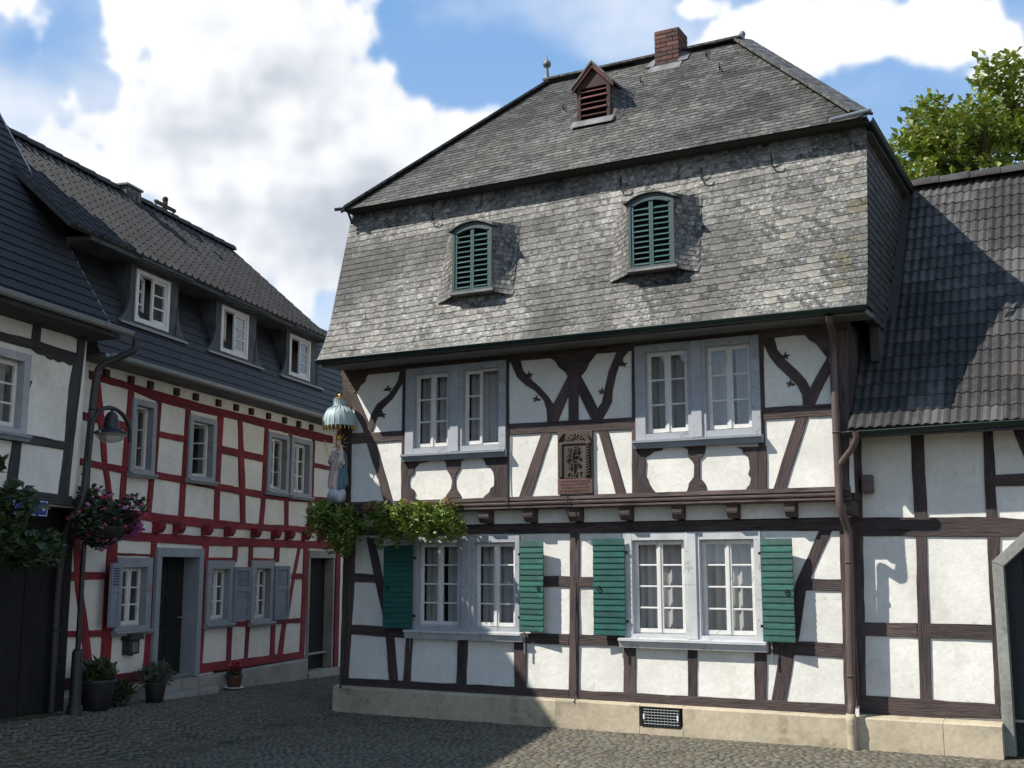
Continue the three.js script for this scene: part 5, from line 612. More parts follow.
// ================================================================ red-beamed house on the left
const redHouse = thing('red_timbered_house', 'long white house with dark red timber framing and three slate dormers', 'house', RED.pos, RED.turn);
{
  const R = redHouse;
  halfTimber(R, D.red, M.timberRed, 0, [-7.12, .42, .27, 4.38], [...D.redw, ...D.reddoor.map((q) => [q[0], Math.max(q[1], .4255), q[2], q[3]])], M.plasterWarm, { coreZ: .25 });
  // joist ends under both floors
  for (const x of D.redj1) mesh('joist_end', tuv(rbox(x - .05, 4.225, -.03, x + .05, 4.325, .03, .006), offs(), 2), M.redDark, R);
  for (const x of D.redj2) mesh('joist_end', tuv(profileX([[-.03, 2.345], [.06, 2.345], [.1, 2.39], [.11, 2.425], [.11, 2.485], [-.03, 2.485]], x - .07, x + .07), offs(), 2), M.timberRed[0], R);
  // plinth
  for (const [a, b] of [[-7.16, -5.42], [-4.2, -2.4], [-2.395, -.84]]) mesh('plinth_block', tuv(profileX([[-.3, -.3], [.065, -.3], [.06, .37], [.04, .39], [-.3, .41]], a, b), offs(), 0), M.plinthGrey, R);
  mesh('door_step', tuv(merge([rbox(-5.44, -.1, -.25, -4.18, .4, .03, .01), rbox(-5.5, -.1, .031, -4.12, .27, .3, .012)]), offs(), 0), M.plinthGrey, R);
  mesh('door_step', tuv(rbox(-.84, -.2, -.35, .4, .16, .1, .012), offs(), 0), M.plinthGrey, R);
  // shell
  mesh('side_wall', merge([box(-7.18, 0, -4.6, -7.0, 4.4, -.26), box(.2, 0, -4.6, .3, 4.4, -.26), box(-7.0, 0, -4.7, .3, 4.4, -4.6)]), M.plasterWarm, R);
  mesh('wall', tuv(box(.3, 0, -.3, 7, 4.4, -.04)), M.plasterWarm, R); mesh('post', tuv(box(.29, .1, -.05, .4, 4.4, .03), offs(), 1), M.timberRed[0], R);
  mesh('floor', merge([box(-7, .3, -4.6, .2, .36, -.25), box(-7, 2.4, -4.6, .2, 2.5, -.25), box(-7, 4.36, -4.6, .2, 4.42, -.25), box(-7, .36, -1.7, .2, 4.36, -1.6)]), M.inside, R);
  // windows
  const W = { z: 0, rows: 3, casing: M.casingRed, bottom: .05, top: .08, front: .04, recess: .09, deep: .16, sill: { out: .05, h: .06, over: .02, mat: M.casingRed }, curtain: M.curtain };
  const lt = (q, s = .1) => [[s, q[2] - q[0] - s]];
  makeWindow(R, D.redw[0], { ...W, lights: lt(D.redw[0], .085), curtain: M.red, open: [[1.5, 1.35]] });
  makeWindow(R, D.redw[1], { ...W, lights: lt(D.redw[1]), curtain: null, open: [[.35, 1.2]] });
  makeWindow(R, D.redw[2], { ...W, lights: lt(D.redw[2]), curtain: null, open: [[0, 1.25]] });
  makeWindow(R, D.redw[3], { ...W, lights: lt(D.redw[3], .11) });
  for (const i of [4, 5, 6]) makeWindow(R, D.redw[i], { ...W, lights: lt(D.redw[i], .12), curtain: null, top: .12 });
  const S = D.redshut;
  louvreShutter(R, .36, S[0][3] - S[0][1], [D.redw[4][0] + .03, S[0][1], .06], .32, -1);
  louvreShutter(R, .36, S[1][3] - S[1][1], [D.redw[5][2] - .02, S[1][1], .06], -.22, 1);
  louvreShutter(R, .36, S[2][3] - S[2][1], [D.redw[6][2] - .02, S[2][1], .06], -.22, 1);
  // front door
  const [a, b, c, d] = D.reddoor[0], dr = mesh('door', tuv(merge([rbox(a, b, -.24, a + .11, d, .05, .006), rbox(c - .11, b, -.24, c, d, .05, .006), box(a + .11, d - .12, -.24, c - .11, d - .001, .048)]), offs(), 1), M.casingRed, R); dr.userData.label = 'dark panelled door in a blue-grey frame';
  mesh('door_leaf', tuv(box(a + .1, b, -.24, c - .1, d - .1, -.2), offs(), 1), M.doorDark, dr);
  for (const [x0, x1] of [[a + .17, (a + c) / 2 - .04], [(a + c) / 2 + .04, c - .17]]) for (const [y0, y1] of [[b + .12, b + .62], [b + .72, b + 1.1], [b + 1.18, d - .2]]) mesh('door_panel', tuv(rbox(x0, y0, -.205, x1, y1, -.185, .012), offs(), 1), M.doorDark, dr);
  mesh('handle', bar([c - .2, b + .8, -.15], [c - .3, b + .8, -.15], .01, 6), M.zinc, dr);
  mesh('threshold', box(a + .11, b - .01, -.22, c - .11, b + .018, .0), M.lead, dr);
  // side door at the far end
  const [e, f, g, h] = D.reddoor[1], d2 = mesh('door', tuv(merge([box(e - .0, h - .02, -.2, g, h + .1, .02), rbox(e, f, -.2, e + .06, h, .01, .005), rbox(g - .06, f, -.2, g, h, .01, .005)]), offs(), 1), M.plinthGrey, R); d2.userData.label = 'dark door with glazed side strip at the far end';
  mesh('door_leaf', tuv(box(e + .05, f, -.2, g - .05, h, -.16), offs(), 1), M.doorDark, d2);
  for (let k = 0; k < 2; k++) mesh('pane', box(e + .1, h - .3 - k * .28, -.17, e + .24, h - .08 - k * .28, -.15), M.glass, d2);
  mesh('pane', box(e + .1, f + .7, -.17, e + .34, f + 1.15, -.15), M.glass, d2);
  // lower slope
  const zm = (y) => .36 - .37 * (y - 4.42), S1 = (u, v) => V(u, 4.42 + v * .938, zm(4.42 + v * .938));
  const low = mesh('lower_roof', quadSheet([[-7.25, 4.42, zm(4.42) - .02], [7, 4.42, zm(4.42) - .02], [7, 6.1, zm(6.1) - .02], [-7.25, 6.1, zm(6.1) - .02]]), M.deck, R);
  const fronts = [[-6.477, -5.385], [-4.384, -3.187], [-2.171, -1.006]], gs = [0, 1, 2].map(() => slateGeo(.26, .2, .008, offs()));
  layMerged('roof_slates', courses({ S: S1, v0: -.02, v1: 1.75, range: () => [-7.3, 7], ch: .125, w: .26, seed: 61, jitter: .06, skip: (u, v) => fronts.some(([p, q]) => u > p && u < q && 4.42 + v * .938 > 5.0) }), gs, .26, -.08, low, M.darkRoof, (q) => { const k = .85 + (q.t2 - .5) * .35; return [k, k, k * 1.03]; });
  mesh('gutter', gutterGeo([-7.2, 4.41, .42], [7, 4.38, .42], .05), M.zinc, R);
  mesh('eaves_board', tuv(box(-7.2, 4.36, .0, .1, 4.4, .38)), M.soffit, R);
  // upper slope: ribbed tiles
  const ye = 5.8, ze = .36, yr = 7.54, zr = -1.62, L = Math.hypot(yr - ye, ze - zr), cs = (yr - ye) / L, sn = (ze - zr) / L;
  const up = mesh('upper_roof', merge([quadSheet([[-7.97, ye - .02, ze], [-.98, ye - .02, ze], [-.98, yr - .02, zr], [-7.97, yr - .02, zr]]), quadSheet([[-.98, ye - .6, -4.9], [-7.25, ye - .6, -4.9], [-7.25, yr - .02, zr], [-.98, yr - .02, zr]])]), M.deck, R);
  const tw = .165, tl = .3, ex = .22, P = [], nx = 8; for (let i = 0; i <= nx; i++) { const t = i / nx; P.push([-tw / 2 + tw * t, t < .4 ? .05 * Math.sin(t / .4 * Math.PI) : .003]); } const tg = new THREE.ExtrudeGeometry(shapeOf(ccw([...P, [tw / 2, -.012], [-tw / 2, -.012]])), { depth: tl, bevelEnabled: false, steps: 1 }).rotateX(Math.PI / 2).translate(0, tl, 0), r = rng(63), list = [];
  for (let v = -.03; v < L - .28; v += ex) for (let x = -7.95; x < -1.02; x += tw) list.push({ p: V(x + .1, ye + v * cs, ze - v * sn), X: V(1, 0, 0), Y: V(0, cs, -sn), Z: V(0, sn, cs), w: tw, rot: (r() - .5) * .012, t: r(), t2: r() });
  layMerged('roof_tiles', list, [tg], tw, -.045, up, M.ribRoof, (q) => { const k = .75 + q.t2 * .5; return [k, k * .98, k * .95]; });
  for (let i = 0; i < 18; i++) mesh('ridge_tile', tuv(new THREE.CylinderGeometry(.1, .115, .4, 10, 1, false, -Math.PI / 2, Math.PI).rotateZ(Math.PI / 2).rotateX(-Math.PI / 2).translate(-7.42 + i * .37, yr - .03, zr)), M.wingTile[(i * 7) % 3], up);
  mesh('verge_board', tuv(merge([quadSheet([[-.97, ye - .08, ze + .02], [-.94, ye - .08, ze + .02], [-.94, yr - .06, zr], [-.97, yr - .06, zr]]), prism([[-ze, ye - .1], [-ze, ye + .01], [-zr, yr + .02], [-zr, yr - .1]].map((p) => p), 0, .03).rotateY(Math.PI / 2).translate(-.99, 0, 0)])), M.panelGrey, R);
  mesh('gable_wall', prism([[-.2, 4.42], [-.1, 5.75], [1.62, 7.45], [4.6, 5.2], [4.6, 4.42]], 0, .08).rotateY(Math.PI / 2).translate(-1.1, 0, 0), M.panelGrey, R);
  mesh('eaves_soffit', tuv(profileX([[ze - .01, ye - .03], [ze - .015, ye - .085], [-.3, ye - .06], [-.3, ye - .03]], -7.55, -.99), offs(), 0), M.panelGrey, R);
  // dormers
  for (const [i, [p, q]] of fronts.entries()) {
    const zf = .17, y0 = 4.96, y1 = 5.75, win = [[-6.357, -5.606], [-4.229, -3.456], [-2.057, -1.312]][i], s = shapeOf([[p, y0], [q, y0], [q, y1], [p, y1]]); s.holes.push(new THREE.Path([[win[0], 5.0], [win[0], 5.665], [win[1], 5.665], [win[1], 5.0]].map((v) => new THREE.Vector2(...v))));
    const dm = mesh('dormer', tuv(new THREE.ExtrudeGeometry(s, { depth: .06, bevelEnabled: false }).translate(0, 0, zf - .06), offs()), M.panelGrey, R);
    const fr = .05, [wa, wb] = win, wm = (wa + wb) / 2; mesh('window_frame', merge([box(wa - .01, 4.99, zf - .07, wa + fr, 5.675, zf + .015), box(wb - fr, 4.99, zf - .07, wb + .01, 5.675, zf + .015), box(wa + fr, 5.62, zf - .07, wb - fr, 5.674, zf + .014), box(wa + fr, 4.991, zf - .07, wb - fr, 5.05, zf + .014)]), M.sash, dm);
    leaf(dm, wa + fr, 5.05, wm, 5.62, zf - .01, 3, .32 + i * .04, -1, M.sash, rng(40 + i)); leaf(dm, wm, 5.05, wb - fr, 5.62, zf - .0, 3, 0, 1, M.sash, rng(50 + i));
    mesh('back_panel', box(wa - .05, 4.96, zf - .6, wb + .05, 5.7, zf - .58), M.inside, dm);
    for (const x of [p - .012, q - .038]) mesh('cheek', tuv(prism([[-zf + .06, y0], [-zf + .06, y1], [.75, y1], [.4, y0]], 0, .05).rotateY(Math.PI / 2).translate(x, 0, 0)), M.panelGrey, dm);
    // flared feet of the dormer
    for (const s2 of [-1, 1]) { const e = s2 < 0 ? p : q, F = []; for (let k = 0; k <= 6; k++) F.push([e + s2 * .22 * Math.pow(1 - k / 6, 2.2), y0 - .02 + .42 * k / 6]); F.push([e - s2 * .02, y0 + .4], [e - s2 * .02, y0 - .02]); mesh('flared_foot', tuv(prism(ccw(F), zf - .03, zf + .012)), M.panelGrey, dm); }
    mesh('apron', tuv(profileX([[zf - .02, y0 + .02], [zf + .05, y0 - .03], [zf + .045, y0 - .05], [zf - .03, y0 - .02]], p - .22, q + .22), offs(), 0), M.zinc, dm);
    mesh('dormer_eaves', tuv(profileX([[zf - .02, y1 + .0], [ze + .012, ye - .03], [ze + .012, ye - .062], [zf - .02, y1 - .03]], p - .08, q + .06), offs(), 0), M.panelGrey, dm);
  }
  // slated chimney and cable bracket on the ridge
  const ch = mesh('chimney', tuv(box(-4.4, 7.0, -1.8, -4.03, 7.58, -1.42)), M.panelGrey, R); mesh('chimney_cap', tuv(rbox(-4.43, 7.582, -1.83, -4.0, 7.62, -1.39, .008)), M.lead, ch);
  for (let k = 0; k < 4; k++) for (let j = 0; j < 3; j++) mesh('slate', tuv(box(-4.39 + j * .122, 7.2 + k * .092, -1.418, -4.28 + j * .122, 7.285 + k * .092, -1.408)), M.slate[(k + j) % 2 ? 1 : 3], ch);
  mesh('cable_bracket', merge([box(-3.08, 7.4, -1.66, -3.02, 7.78, -1.6), box(-3.34, 7.66, -1.645, -2.76, 7.71, -1.605), bar([-3.32, 7.5, -1.62], [-3.32, 7.7, -1.62], .014, 6), bar([-2.78, 7.68, -1.62], [-2.95, 7.5, -1.62], .014, 6), new THREE.SphereGeometry(.05, 8, 6).toNonIndexed().translate(-3.05, 7.8, -1.63)]), M.bark, R);
}

// ================================================================ dark-beamed house at the left edge
const darkHouse = thing('dark_timbered_house', 'grey-beamed half-timbered house with steep black tiled roof, cut by the left edge', 'house', RED.pos, RED.turn);
{
  const B = darkHouse, z = .35, XL = -16.5;
  halfTimber(B, [...D.blk, ...[-11, -12.6, -14.2, -15.8].map((x) => ['post', [[x, 2.7], [x + .14, 2.7], [x + .14, 4.6], [x, 4.6]]])], M.timberGrey, z, [XL, 2.68, -7.56, 4.55], D.blkw, M.plaster, { coreZ: .3 });
  makeWindow(B, D.blkw[0], { z, rows: 3, casing: M.casing, bottom: .06, top: .09, front: .04, recess: .08, lights: [[.1, D.blkw[0][2] - D.blkw[0][0] - .1]], curtain: M.curtain, sill: { out: .06, h: .07, over: .02 } });
  mesh('corner_board', tuv(box(-7.58, 2.65, .12, -7.5, 4.5, .33), offs(), 1), M.plaster, B);
  for (let k = 0; k < 24; k++) { const x = -7.3 - (k + 1) * .22; mesh('plank', tuv(rbox(x, .0, .02, x + .214, 2.6, .06 + (k % 3) * .004, .004), offs(), 1), M.doorDark, B); }
  mesh('wall', merge([box(XL, 0, -.2, -12.6, 2.62, .1), box(XL, 0, -4.6, XL + .15, 4.5, .1), box(XL, 0, -4.7, -7.2, 4.5, -4.6), box(XL, 2.56, -4.6, -7.3, 2.66, .33), box(XL, .0, -.2, -7.3, 2.6, -.1)]), M.core, B);
  mesh('side_wall', box(-7.36, 0, -4.6, -7.22, 4.5, .1), M.doorDark, B);
  mesh('jetty_soffit', tuv(box(XL, 2.58, .06, -7.5, 2.63, .3)), M.timberGrey[0], B);
  const prof = [[.74, 4.6], [-.3, 6.23], [-1.25, 7.72]], len = [0]; for (let i = 1; i < 3; i++) len.push(len[i - 1] + Math.hypot(prof[i][0] - prof[i - 1][0], prof[i][1] - prof[i - 1][1]));
  const S = (u, v) => { const i = v < len[1] ? 0 : 1, t = (v - len[i]) / (len[i + 1] - len[i]); return V(u, mix(prof[i][1], prof[i + 1][1], t), mix(prof[i][0], prof[i + 1][0], t)); };
  const XR = -7.62, roof = mesh('roof', merge([quadSheet([[XL, 4.57, .74], [XR, 4.57, .74], [XR, 6.2, -.3], [XL, 6.2, -.3]]), quadSheet([[XL, 6.2, -.3], [XR, 6.2, -.3], [XR, 7.69, -1.25], [XL, 7.69, -1.25]]), quadSheet([[XR, 4.6, -4.2], [XL, 4.6, -4.2], [XL, 7.69, -1.25], [XR, 7.69, -1.25]])]), M.deck, B); roof.userData.label = 'steep roof of black tiles';
  const tg = [0, 1].map(() => slateGeo(.17, .26, .014, offs()));
  layMerged('roof_tiles', courses({ S, v0: -.02, v1: len[2] - .2, range: () => [-11.5, XR + .02], ch: .145, w: .17, seed: 81, jitter: .03 }), tg, .17, -.085, roof, M.blackRoof, (q) => { const k = .8 + (q.t2 - .5) * .5; return [k, k, k]; });
  layMerged('far_roof_tiles', courses({ S, v0: -.02, v1: len[2] - .45, range: () => [XL, -11.5], ch: .29, w: .34, seed: 82, jitter: .03 }), [slateGeo(.34, .5, .014, [0, 0])], .34, -.05, roof, M.blackRoof, () => [.8, .8, .8]);
  mesh('verge_strip', tuv(merge([prism([[.3, 6.18], [1.26, 7.68], [1.26, 7.75], [.3, 6.26]], 0, .03).rotateY(Math.PI / 2).translate(XR + .02, 0, 0), prism([[-.74, 4.56], [.3, 6.18], [.3, 6.22], [-.74, 4.6]], 0, .025).rotateY(Math.PI / 2).translate(XR + .02, 0, 0)])), M.zinc, B);
  mesh('gable_wall', prism([[-.5, 4.5], [.3, 6.08], [1.25, 7.58], [4.1, 4.6], [4.1, 4.3]], 0, .06).rotateY(Math.PI / 2).translate(XR - .12, 0, 0), M.blackRoof.clone(), B).material.vertexColors = false;
  for (let i = 0; i < 24; i++) mesh('ridge_tile', tuv(new THREE.CylinderGeometry(.09, .1, .4, 8, 1, false, -Math.PI / 2, Math.PI).rotateZ(Math.PI / 2).rotateX(-Math.PI / 2).translate(XR - .18 - i * .37, 7.68, -1.25)), M.wingTile[2], roof);
  mesh('gutter', gutterGeo([XL, 4.63, .79], [-7.32, 4.6, .79], .05), M.zinc, B);
  mesh('eaves_board', tuv(profileX([[.3, 4.6], [.3, 4.5], [.74, 4.52], [.74, 4.57]], XL, -7.45), offs(), 0), M.timberGrey[1], B);
  mesh('downpipe', tube([[-7.22, 4.55, .8], [-7.22, 4.44, .79], [-7.3, 4.32, .62], [-7.4, 4.2, .45], [-7.42, 4.0, .42], [-7.48, 3.2, .42], [-7.56, 2.6, .42], [-7.58, 2.4, .3], [-7.56, 2.0, .2], [-7.5, .3, .15]], .042, 70, 9), M.pipeDark, B);
  for (const [x, y, q] of [[-7.44, 3.7, .42], [-7.51, 2.95, .42], [-7.53, 1.2, .18]]) mesh('pipe_bracket', new THREE.TorusGeometry(.046, .007, 6, 12).rotateX(Math.PI / 2).translate(x, y, q), M.pipeDark, B);
}

// ================================================================ plants: many small leaves
function leaves(n, sample, size, colour, seed, aspect = .45) {
  const r = rng(seed), P = new Float32Array(n * 18), C = new Float32Array(n * 18), N = new Float32Array(n * 18), q = new THREE.Quaternion(), e = new THREE.Euler(), v = [V(), V(), V(), V()], nn = V();
  for (let i = 0; i < n; i++) {
    const s = sample(r), sz = size * (.65 + r() * .7); e.set((s.droop ?? -.4) + (r() - .5) * 1.5, r() * 6.283, (r() - .5) * 1.1, 'YXZ'); q.setFromEuler(e);
    v[0].set(0, 0, 0); v[1].set(-sz * aspect / 1, .12 * sz, sz * .5); v[2].set(0, -.05 * sz, sz); v[3].set(sz * aspect, .12 * sz, sz * .5);
    for (const a of v) a.applyQuaternion(q).add(s.p); const c = colour(r, s);
    [[0, 2, 1], [0, 3, 2]].forEach((t, k) => { nn.copy(v[t[1]]).sub(v[t[0]]).cross(v[t[2]].clone().sub(v[t[0]])).normalize(); t.forEach((j, m) => { const o = i * 18 + k * 9 + m * 3; v[j].toArray(P, o); nn.toArray(N, o); C[o] = c[0]; C[o + 1] = c[1]; C[o + 2] = c[2]; }); });
  }
  const g = new THREE.BufferGeometry(); g.setAttribute('position', new THREE.BufferAttribute(P, 3)); g.setAttribute('normal', new THREE.BufferAttribute(N, 3)); g.setAttribute('color', new THREE.BufferAttribute(C, 3)); return g;
}
const blob = (list) => { const tot = list.reduce((s, b) => s + (b.w ?? 1), 0); return (r) => { let t = r() * tot, b = list[0]; for (const k of list) { t -= k.w ?? 1; b = k; if (t <= 0) break; } const th = r() * 6.283, cz = r() * 2 - 1, sr = Math.sqrt(1 - cz * cz), d = .45 + .55 * Math.pow(r(), .5); return { p: V(b.p[0] + b.r[0] * d * sr * Math.cos(th), b.p[1] + b.r[1] * d * cz, b.p[2] + b.r[2] * d * sr * Math.sin(th)), b }; }; };
const LEAF = M.leaf(1, 1, 1);
// vine over the ground-floor windows
{
  const v = thing('climbing_vine', 'climbing vine with yellow-green leaves spreading along the beam above the left shutter', 'vine', [0, 0, 0]);
  mesh('stem', merge([tube([[.1, .3, .085], [.11, 1, .03], [.1, 1.8, .03], [.13, 2.25, .06], [.16, 2.5, .28]], .014, 30, 6, false), tube([[.1, 2.5, .28], [.5, 2.6, .34], [1.1, 2.58, .34], [1.9, 2.55, .32]], .016, 20, 5)]), M.bark, v);
  const r0 = rng(17), L = [];
  for (let i = 0; i < 15; i++) { const t = i / 14, x = .9 + t * 1.16; L.push({ p: [x, 2.46 + .12 * Math.sin(i * 1.7) + .04 * t, .36 + .16 * r0()], r: [.16, .13 + .1 * r0() - .05 * t, .17] }); if (i % 3 === 0) L.push({ p: [x + .05, 2.22 + .1 * t, .42], r: [.05, .13, .05], w: .25 }); }
  for (let i = 0; i < 13; i++) { const x = -.12 + .6 * r0(); L.push({ p: [x, 2.3 + .34 * r0(), .26 + .32 * r0()], r: [.17, .15, .16] }); if (i % 3 === 0) L.push({ p: [x, 2.12 + .05 * r0(), .4], r: [.05, .12, .05], w: .25 }); }
  const col = (r) => { const k = .55 + r() * .85, y = r() < .18 ? 1.5 : 1; return [.17 * k * y, .26 * k, .034 * k]; };
  mesh('foliage', leaves(3400, blob(L), .085, col, 171, .28), LEAF, v).userData.kind = 'stuff';
  mesh('small_foliage', leaves(1700, blob(L), .05, col, 172, .34), LEAF, v).userData.kind = 'stuff';
  const L3 = [.72, .82, .95, 1.2, 1.32, 1.48, 1.6, 1.95].map((x, i) => ({ p: [x, 2.66 + .05 * Math.sin(i * 2.1), .42], r: [.075, .055, .07] }));
  mesh('dry_blossom', leaves(700, blob(L3), .035, (r) => { const k = .7 + r() * .5; return [.42 * k, .27 * k, .15 * k]; }, 173, .5), LEAF, v).userData.kind = 'stuff';
}
// vine at the left edge
{
  const p = redWorld(-9.45, 0, .75), v = thing('hanging_vine', 'dark leafy vine hanging over the doorway at the left edge', 'vine', p, RED.turn);
  const r0 = rng(27), L = []; for (let i = 0; i < 18; i++) L.push({ p: [-.9 + 1.8 * r0(), 1.95 + .62 * r0(), -.25 + .4 * r0()], r: [.28, .22, .18] });
  L.push({ p: [-.05, 2.88, .0], r: [.22, .13, .12], w: .8 }, { p: [-.5, 2.95, .0], r: [.25, .16, .12], w: .8 });
  mesh('foliage', leaves(3200, blob(L), .11, (r) => { const k = .6 + r() * .7; return [.05 * k, .09 * k, .02 * k]; }, 271, .42), LEAF, v).userData.kind = 'stuff';
  mesh('stem', tube([[-.6, .2, -.3], [-.55, 1.2, -.3], [-.4, 2, -.25], [.1, 2.6, -.2]], .025, 20, 6), M.bark, v);
}
// tree behind the annex
{
  const base = V(7.85, 0, -9), t = thing('broadleaf_tree', 'sunlit green broadleaf tree rising behind the annex roof', 'tree', base.toArray());
  const r0 = rng(39), L = [], br = [tube([[0, -.2, 0], [.08, 2.2, 0], [-.05, 4.4, .1], [.1, 7.4, 0]], .22, 14, 8)];
  for (let i = 0; i < 30; i++) { // main limbs, each ending in a spray of smaller clumps
    const th = i * 2.4 + r0(), h = (i + .5) / 30, rad = (.7 + 2.1 * Math.sin(Math.PI * Math.pow(h, .75))) * (.7 + .4 * r0()), x = Math.cos(th) * rad, z = Math.sin(th) * rad * .9, y = 5.2 + h * 5.2 + .4 * (r0() - .5);
    br.push(tube([[0, Math.max(3, y - 2.4), 0], [x * .4, y - 1.1, z * .4], [x, y, z]], .045, 8, 5));
    for (let k = 0; k < 6; k++) { const s = .2 + r0() * .32, q = [x * (.45 + .75 * r0()) + (r0() - .5) * .9, y + (r0() - .55) * 1.1, z * (.45 + .75 * r0()) + (r0() - .5) * .9]; L.push({ p: q, r: [s, s * .75, s], w: s * s }); if (k < 2) br.push(bar([x * .7, y - .45, z * .7], q, .014, 4, .006)); }
  }
  mesh('trunk', merge(br), M.bark, t);
  const leafCol = (r) => { const k = .5 + r() * .85, y = r() < .2 ? 1.35 : 1; return [.24 * k * y, .315 * k, .04 * k]; }, lm = M.leaf(1, 1, 1, .45);
  mesh('crown', leaves(30000, blob(L), .12, leafCol, 371, .34), lm, t).userData.kind = 'stuff';
  mesh('large_leaves', leaves(7000, blob(L.map((b) => ({ ...b, r: b.r.map((q) => q * 1.25) }))), .19, leafCol, 372, .3), lm, t).userData.kind = 'stuff';
}

// ================================================================ small things along the lane
{ // street lamp
  const gy = groundY(...[redWorld(-7.5, 0, .45)].map((p) => [p[0], p[2]])[0]), L = thing('street_lamp', 'slim black street lamp with hooped arm and bell lantern', 'street lamp', redWorld(-7.5, gy, .45), RED.turn), y = 3.45 - gy;
  mesh('base', lathe([[0, .7], [.045, .7], [.062, .66], [.066, .1], [.085, .08], [.085, -.05]], 14), M.black, L);
  mesh('post', bar([0, .6, 0], [0, y, 0], .03, 10, .026), M.black, L);
  const arc = []; for (let i = 0; i <= 14; i++) { const t = Math.PI * i / 14; arc.push([.385 - .385 * Math.cos(t), y + .31 * Math.sin(t), 0]); } arc.push([.77, y - .06, 0]);
  mesh('arm', tube(arc, .026, 40, 8), M.black, L);
  const hd = mesh('lantern', lathe([[0, .24], [.014, .24], [.016, .2], [.04, .19], [.07, .15], [.088, .06], [.1, .0], [.13, -.02], [.18, -.045], [.2, -.06], [.185, -.068]], 24).translate(.385, y + .07, 0), M.black, L);
  mesh('glass_bowl', lathe([[.185, -.068], [.17, -.1], [.12, -.15], [.06, -.17], [0, -.175]], 20).translate(.385, y + .07, 0), M.lampGlass, hd);
  mesh('knob', merge([new THREE.SphereGeometry(.02, 8, 6).toNonIndexed().translate(.385 - .215, y + .005, 0), new THREE.SphereGeometry(.02, 8, 6).toNonIndexed().translate(.385 + .215, y + .005, 0)]), M.zinc, hd);
}
{ // flower basket on the lamp post
  const p = redWorld(-7.3, 0, .5), b = thing('flower_basket', 'hanging basket of pink and purple flowers fixed to the lamp post', 'flower basket', p, RED.turn);
  mesh('basket', lathe([[.02, 2.12], [.16, 2.16], [.27, 2.3], [.29, 2.36]], 14), M.potDark, b);
  const L = []; const r0 = rng(44); for (let i = 0; i < 16; i++) L.push({ p: [-.36 + .78 * r0(), 2.2 + .46 * r0(), -.15 + .35 * r0()], r: [.2, .15, .16] });
  mesh('foliage', leaves(2600, blob(L), .06, (r) => { const k = .5 + r() * .8; return [.035 * k, .07 * k, .02 * k]; }, 441, .5), LEAF, b).userData.kind = 'stuff';
  mesh('pink_blossom', leaves(420, blob(L.map((q) => ({ p: q.p, r: q.r.map((c) => c * 1.15) }))),    .06, (r) => (r() < .6 ? [.7, .1, .24] : [.6, .18, .42]), 442, .7), LEAF, b).userData.kind = 'stuff';
  mesh('purple_blossom', leaves(110, blob([{ p: [.45, 2.42, .12], r: [.16, .13, .12] }, { p: [.38, 2.3, .18], r: [.12, .1, .1] }]), .055, (r) => (r() < .5 ? [.4, .08, .45] : [.5, .1, .35]), 443, .7), LEAF, b).userData.kind = 'stuff';
}
function pot(name, label, x, z, R, h, m, plant, group) {
  const w = redWorld(x, 0, z), gy = groundY(w[0], w[2]), o = thing(name, label, 'flower pot', [w[0], gy, w[2]], RED.turn, group);
  if (R) mesh('pot', tuv(lathe([[0, .0], [R * .72, 0], [R * .95, h * .86], [R, h * .87], [R * 1.02, h], [R * .92, h], [R * .88, h * .9], [0, h * .88]], 18)), m, o);
  plant(o, h); return o;
}
pot('planter', 'large dark planter with low green plant, left of the blue-grey shutter', -7.0, .36, .22, .34, M.potDark, (o, h) => { mesh('plant', leaves(420, blob([{ p: [0, h + .07, 0], r: [.22, .12, .2] }]), .1, (r) => { const k = .6 + r() * .7; return [.06 * k, .1 * k, .025 * k]; }, 51, .3), LEAF, o).userData.kind = 'stuff'; });
pot('shrub', 'small dark shrub growing at the foot of the red house between two pots', -6.42, .26, 0, 0, null, (o) => { mesh('foliage', leaves(500, blob([{ p: [0, .13, 0], r: [.24, .15, .16] }]), .08, (r) => { const k = .6 + r() * .7; return [.05 * k, .075 * k, .025 * k]; }, 52, .25), LEAF, o).userData.kind = 'stuff'; mesh('stem', bar([0, 0, 0], [0, .15, 0], .012, 5), M.bark, o); }).userData.category = 'shrub';
pot('potted_plant', 'small dark pot with a grey-green spiky plant beside the door step', -5.82, .38, .14, .24, M.potDark, (o, h) => { mesh('plant', leaves(420, blob([{ p: [0, h + .07, 0], r: [.2, .12, .18] }]), .12, (r) => { const k = .6 + r() * .6; return [.13 * k, .15 * k, .11 * k]; }, 53, .12), LEAF, o).userData.kind = 'stuff'; });
pot('flowering_pot', 'little flower pot with a red bloom at the foot of the wall', -3.52, .2, .12, .2, M.terracotta, (o, h) => { mesh('plant', leaves(120, blob([{ p: [0, h + .03, 0], r: [.1, .06, .1] }]), .06, (r) => [.05, .08, .03], 54, .4), LEAF, o).userData.kind = 'stuff'; mesh('bloom', leaves(120, blob([{ p: [.02, h + .1, 0], r: [.1, .07, .09] }]), .05, (r) => [.45, .03, .04], 55, .6), LEAF, o).userData.kind = 'stuff'; mesh('saucer', lathe([[0, .012], [.13, .012], [.15, .03], [.14, .035], [.12, .018], [0, .018]], 16), M.white, o); });
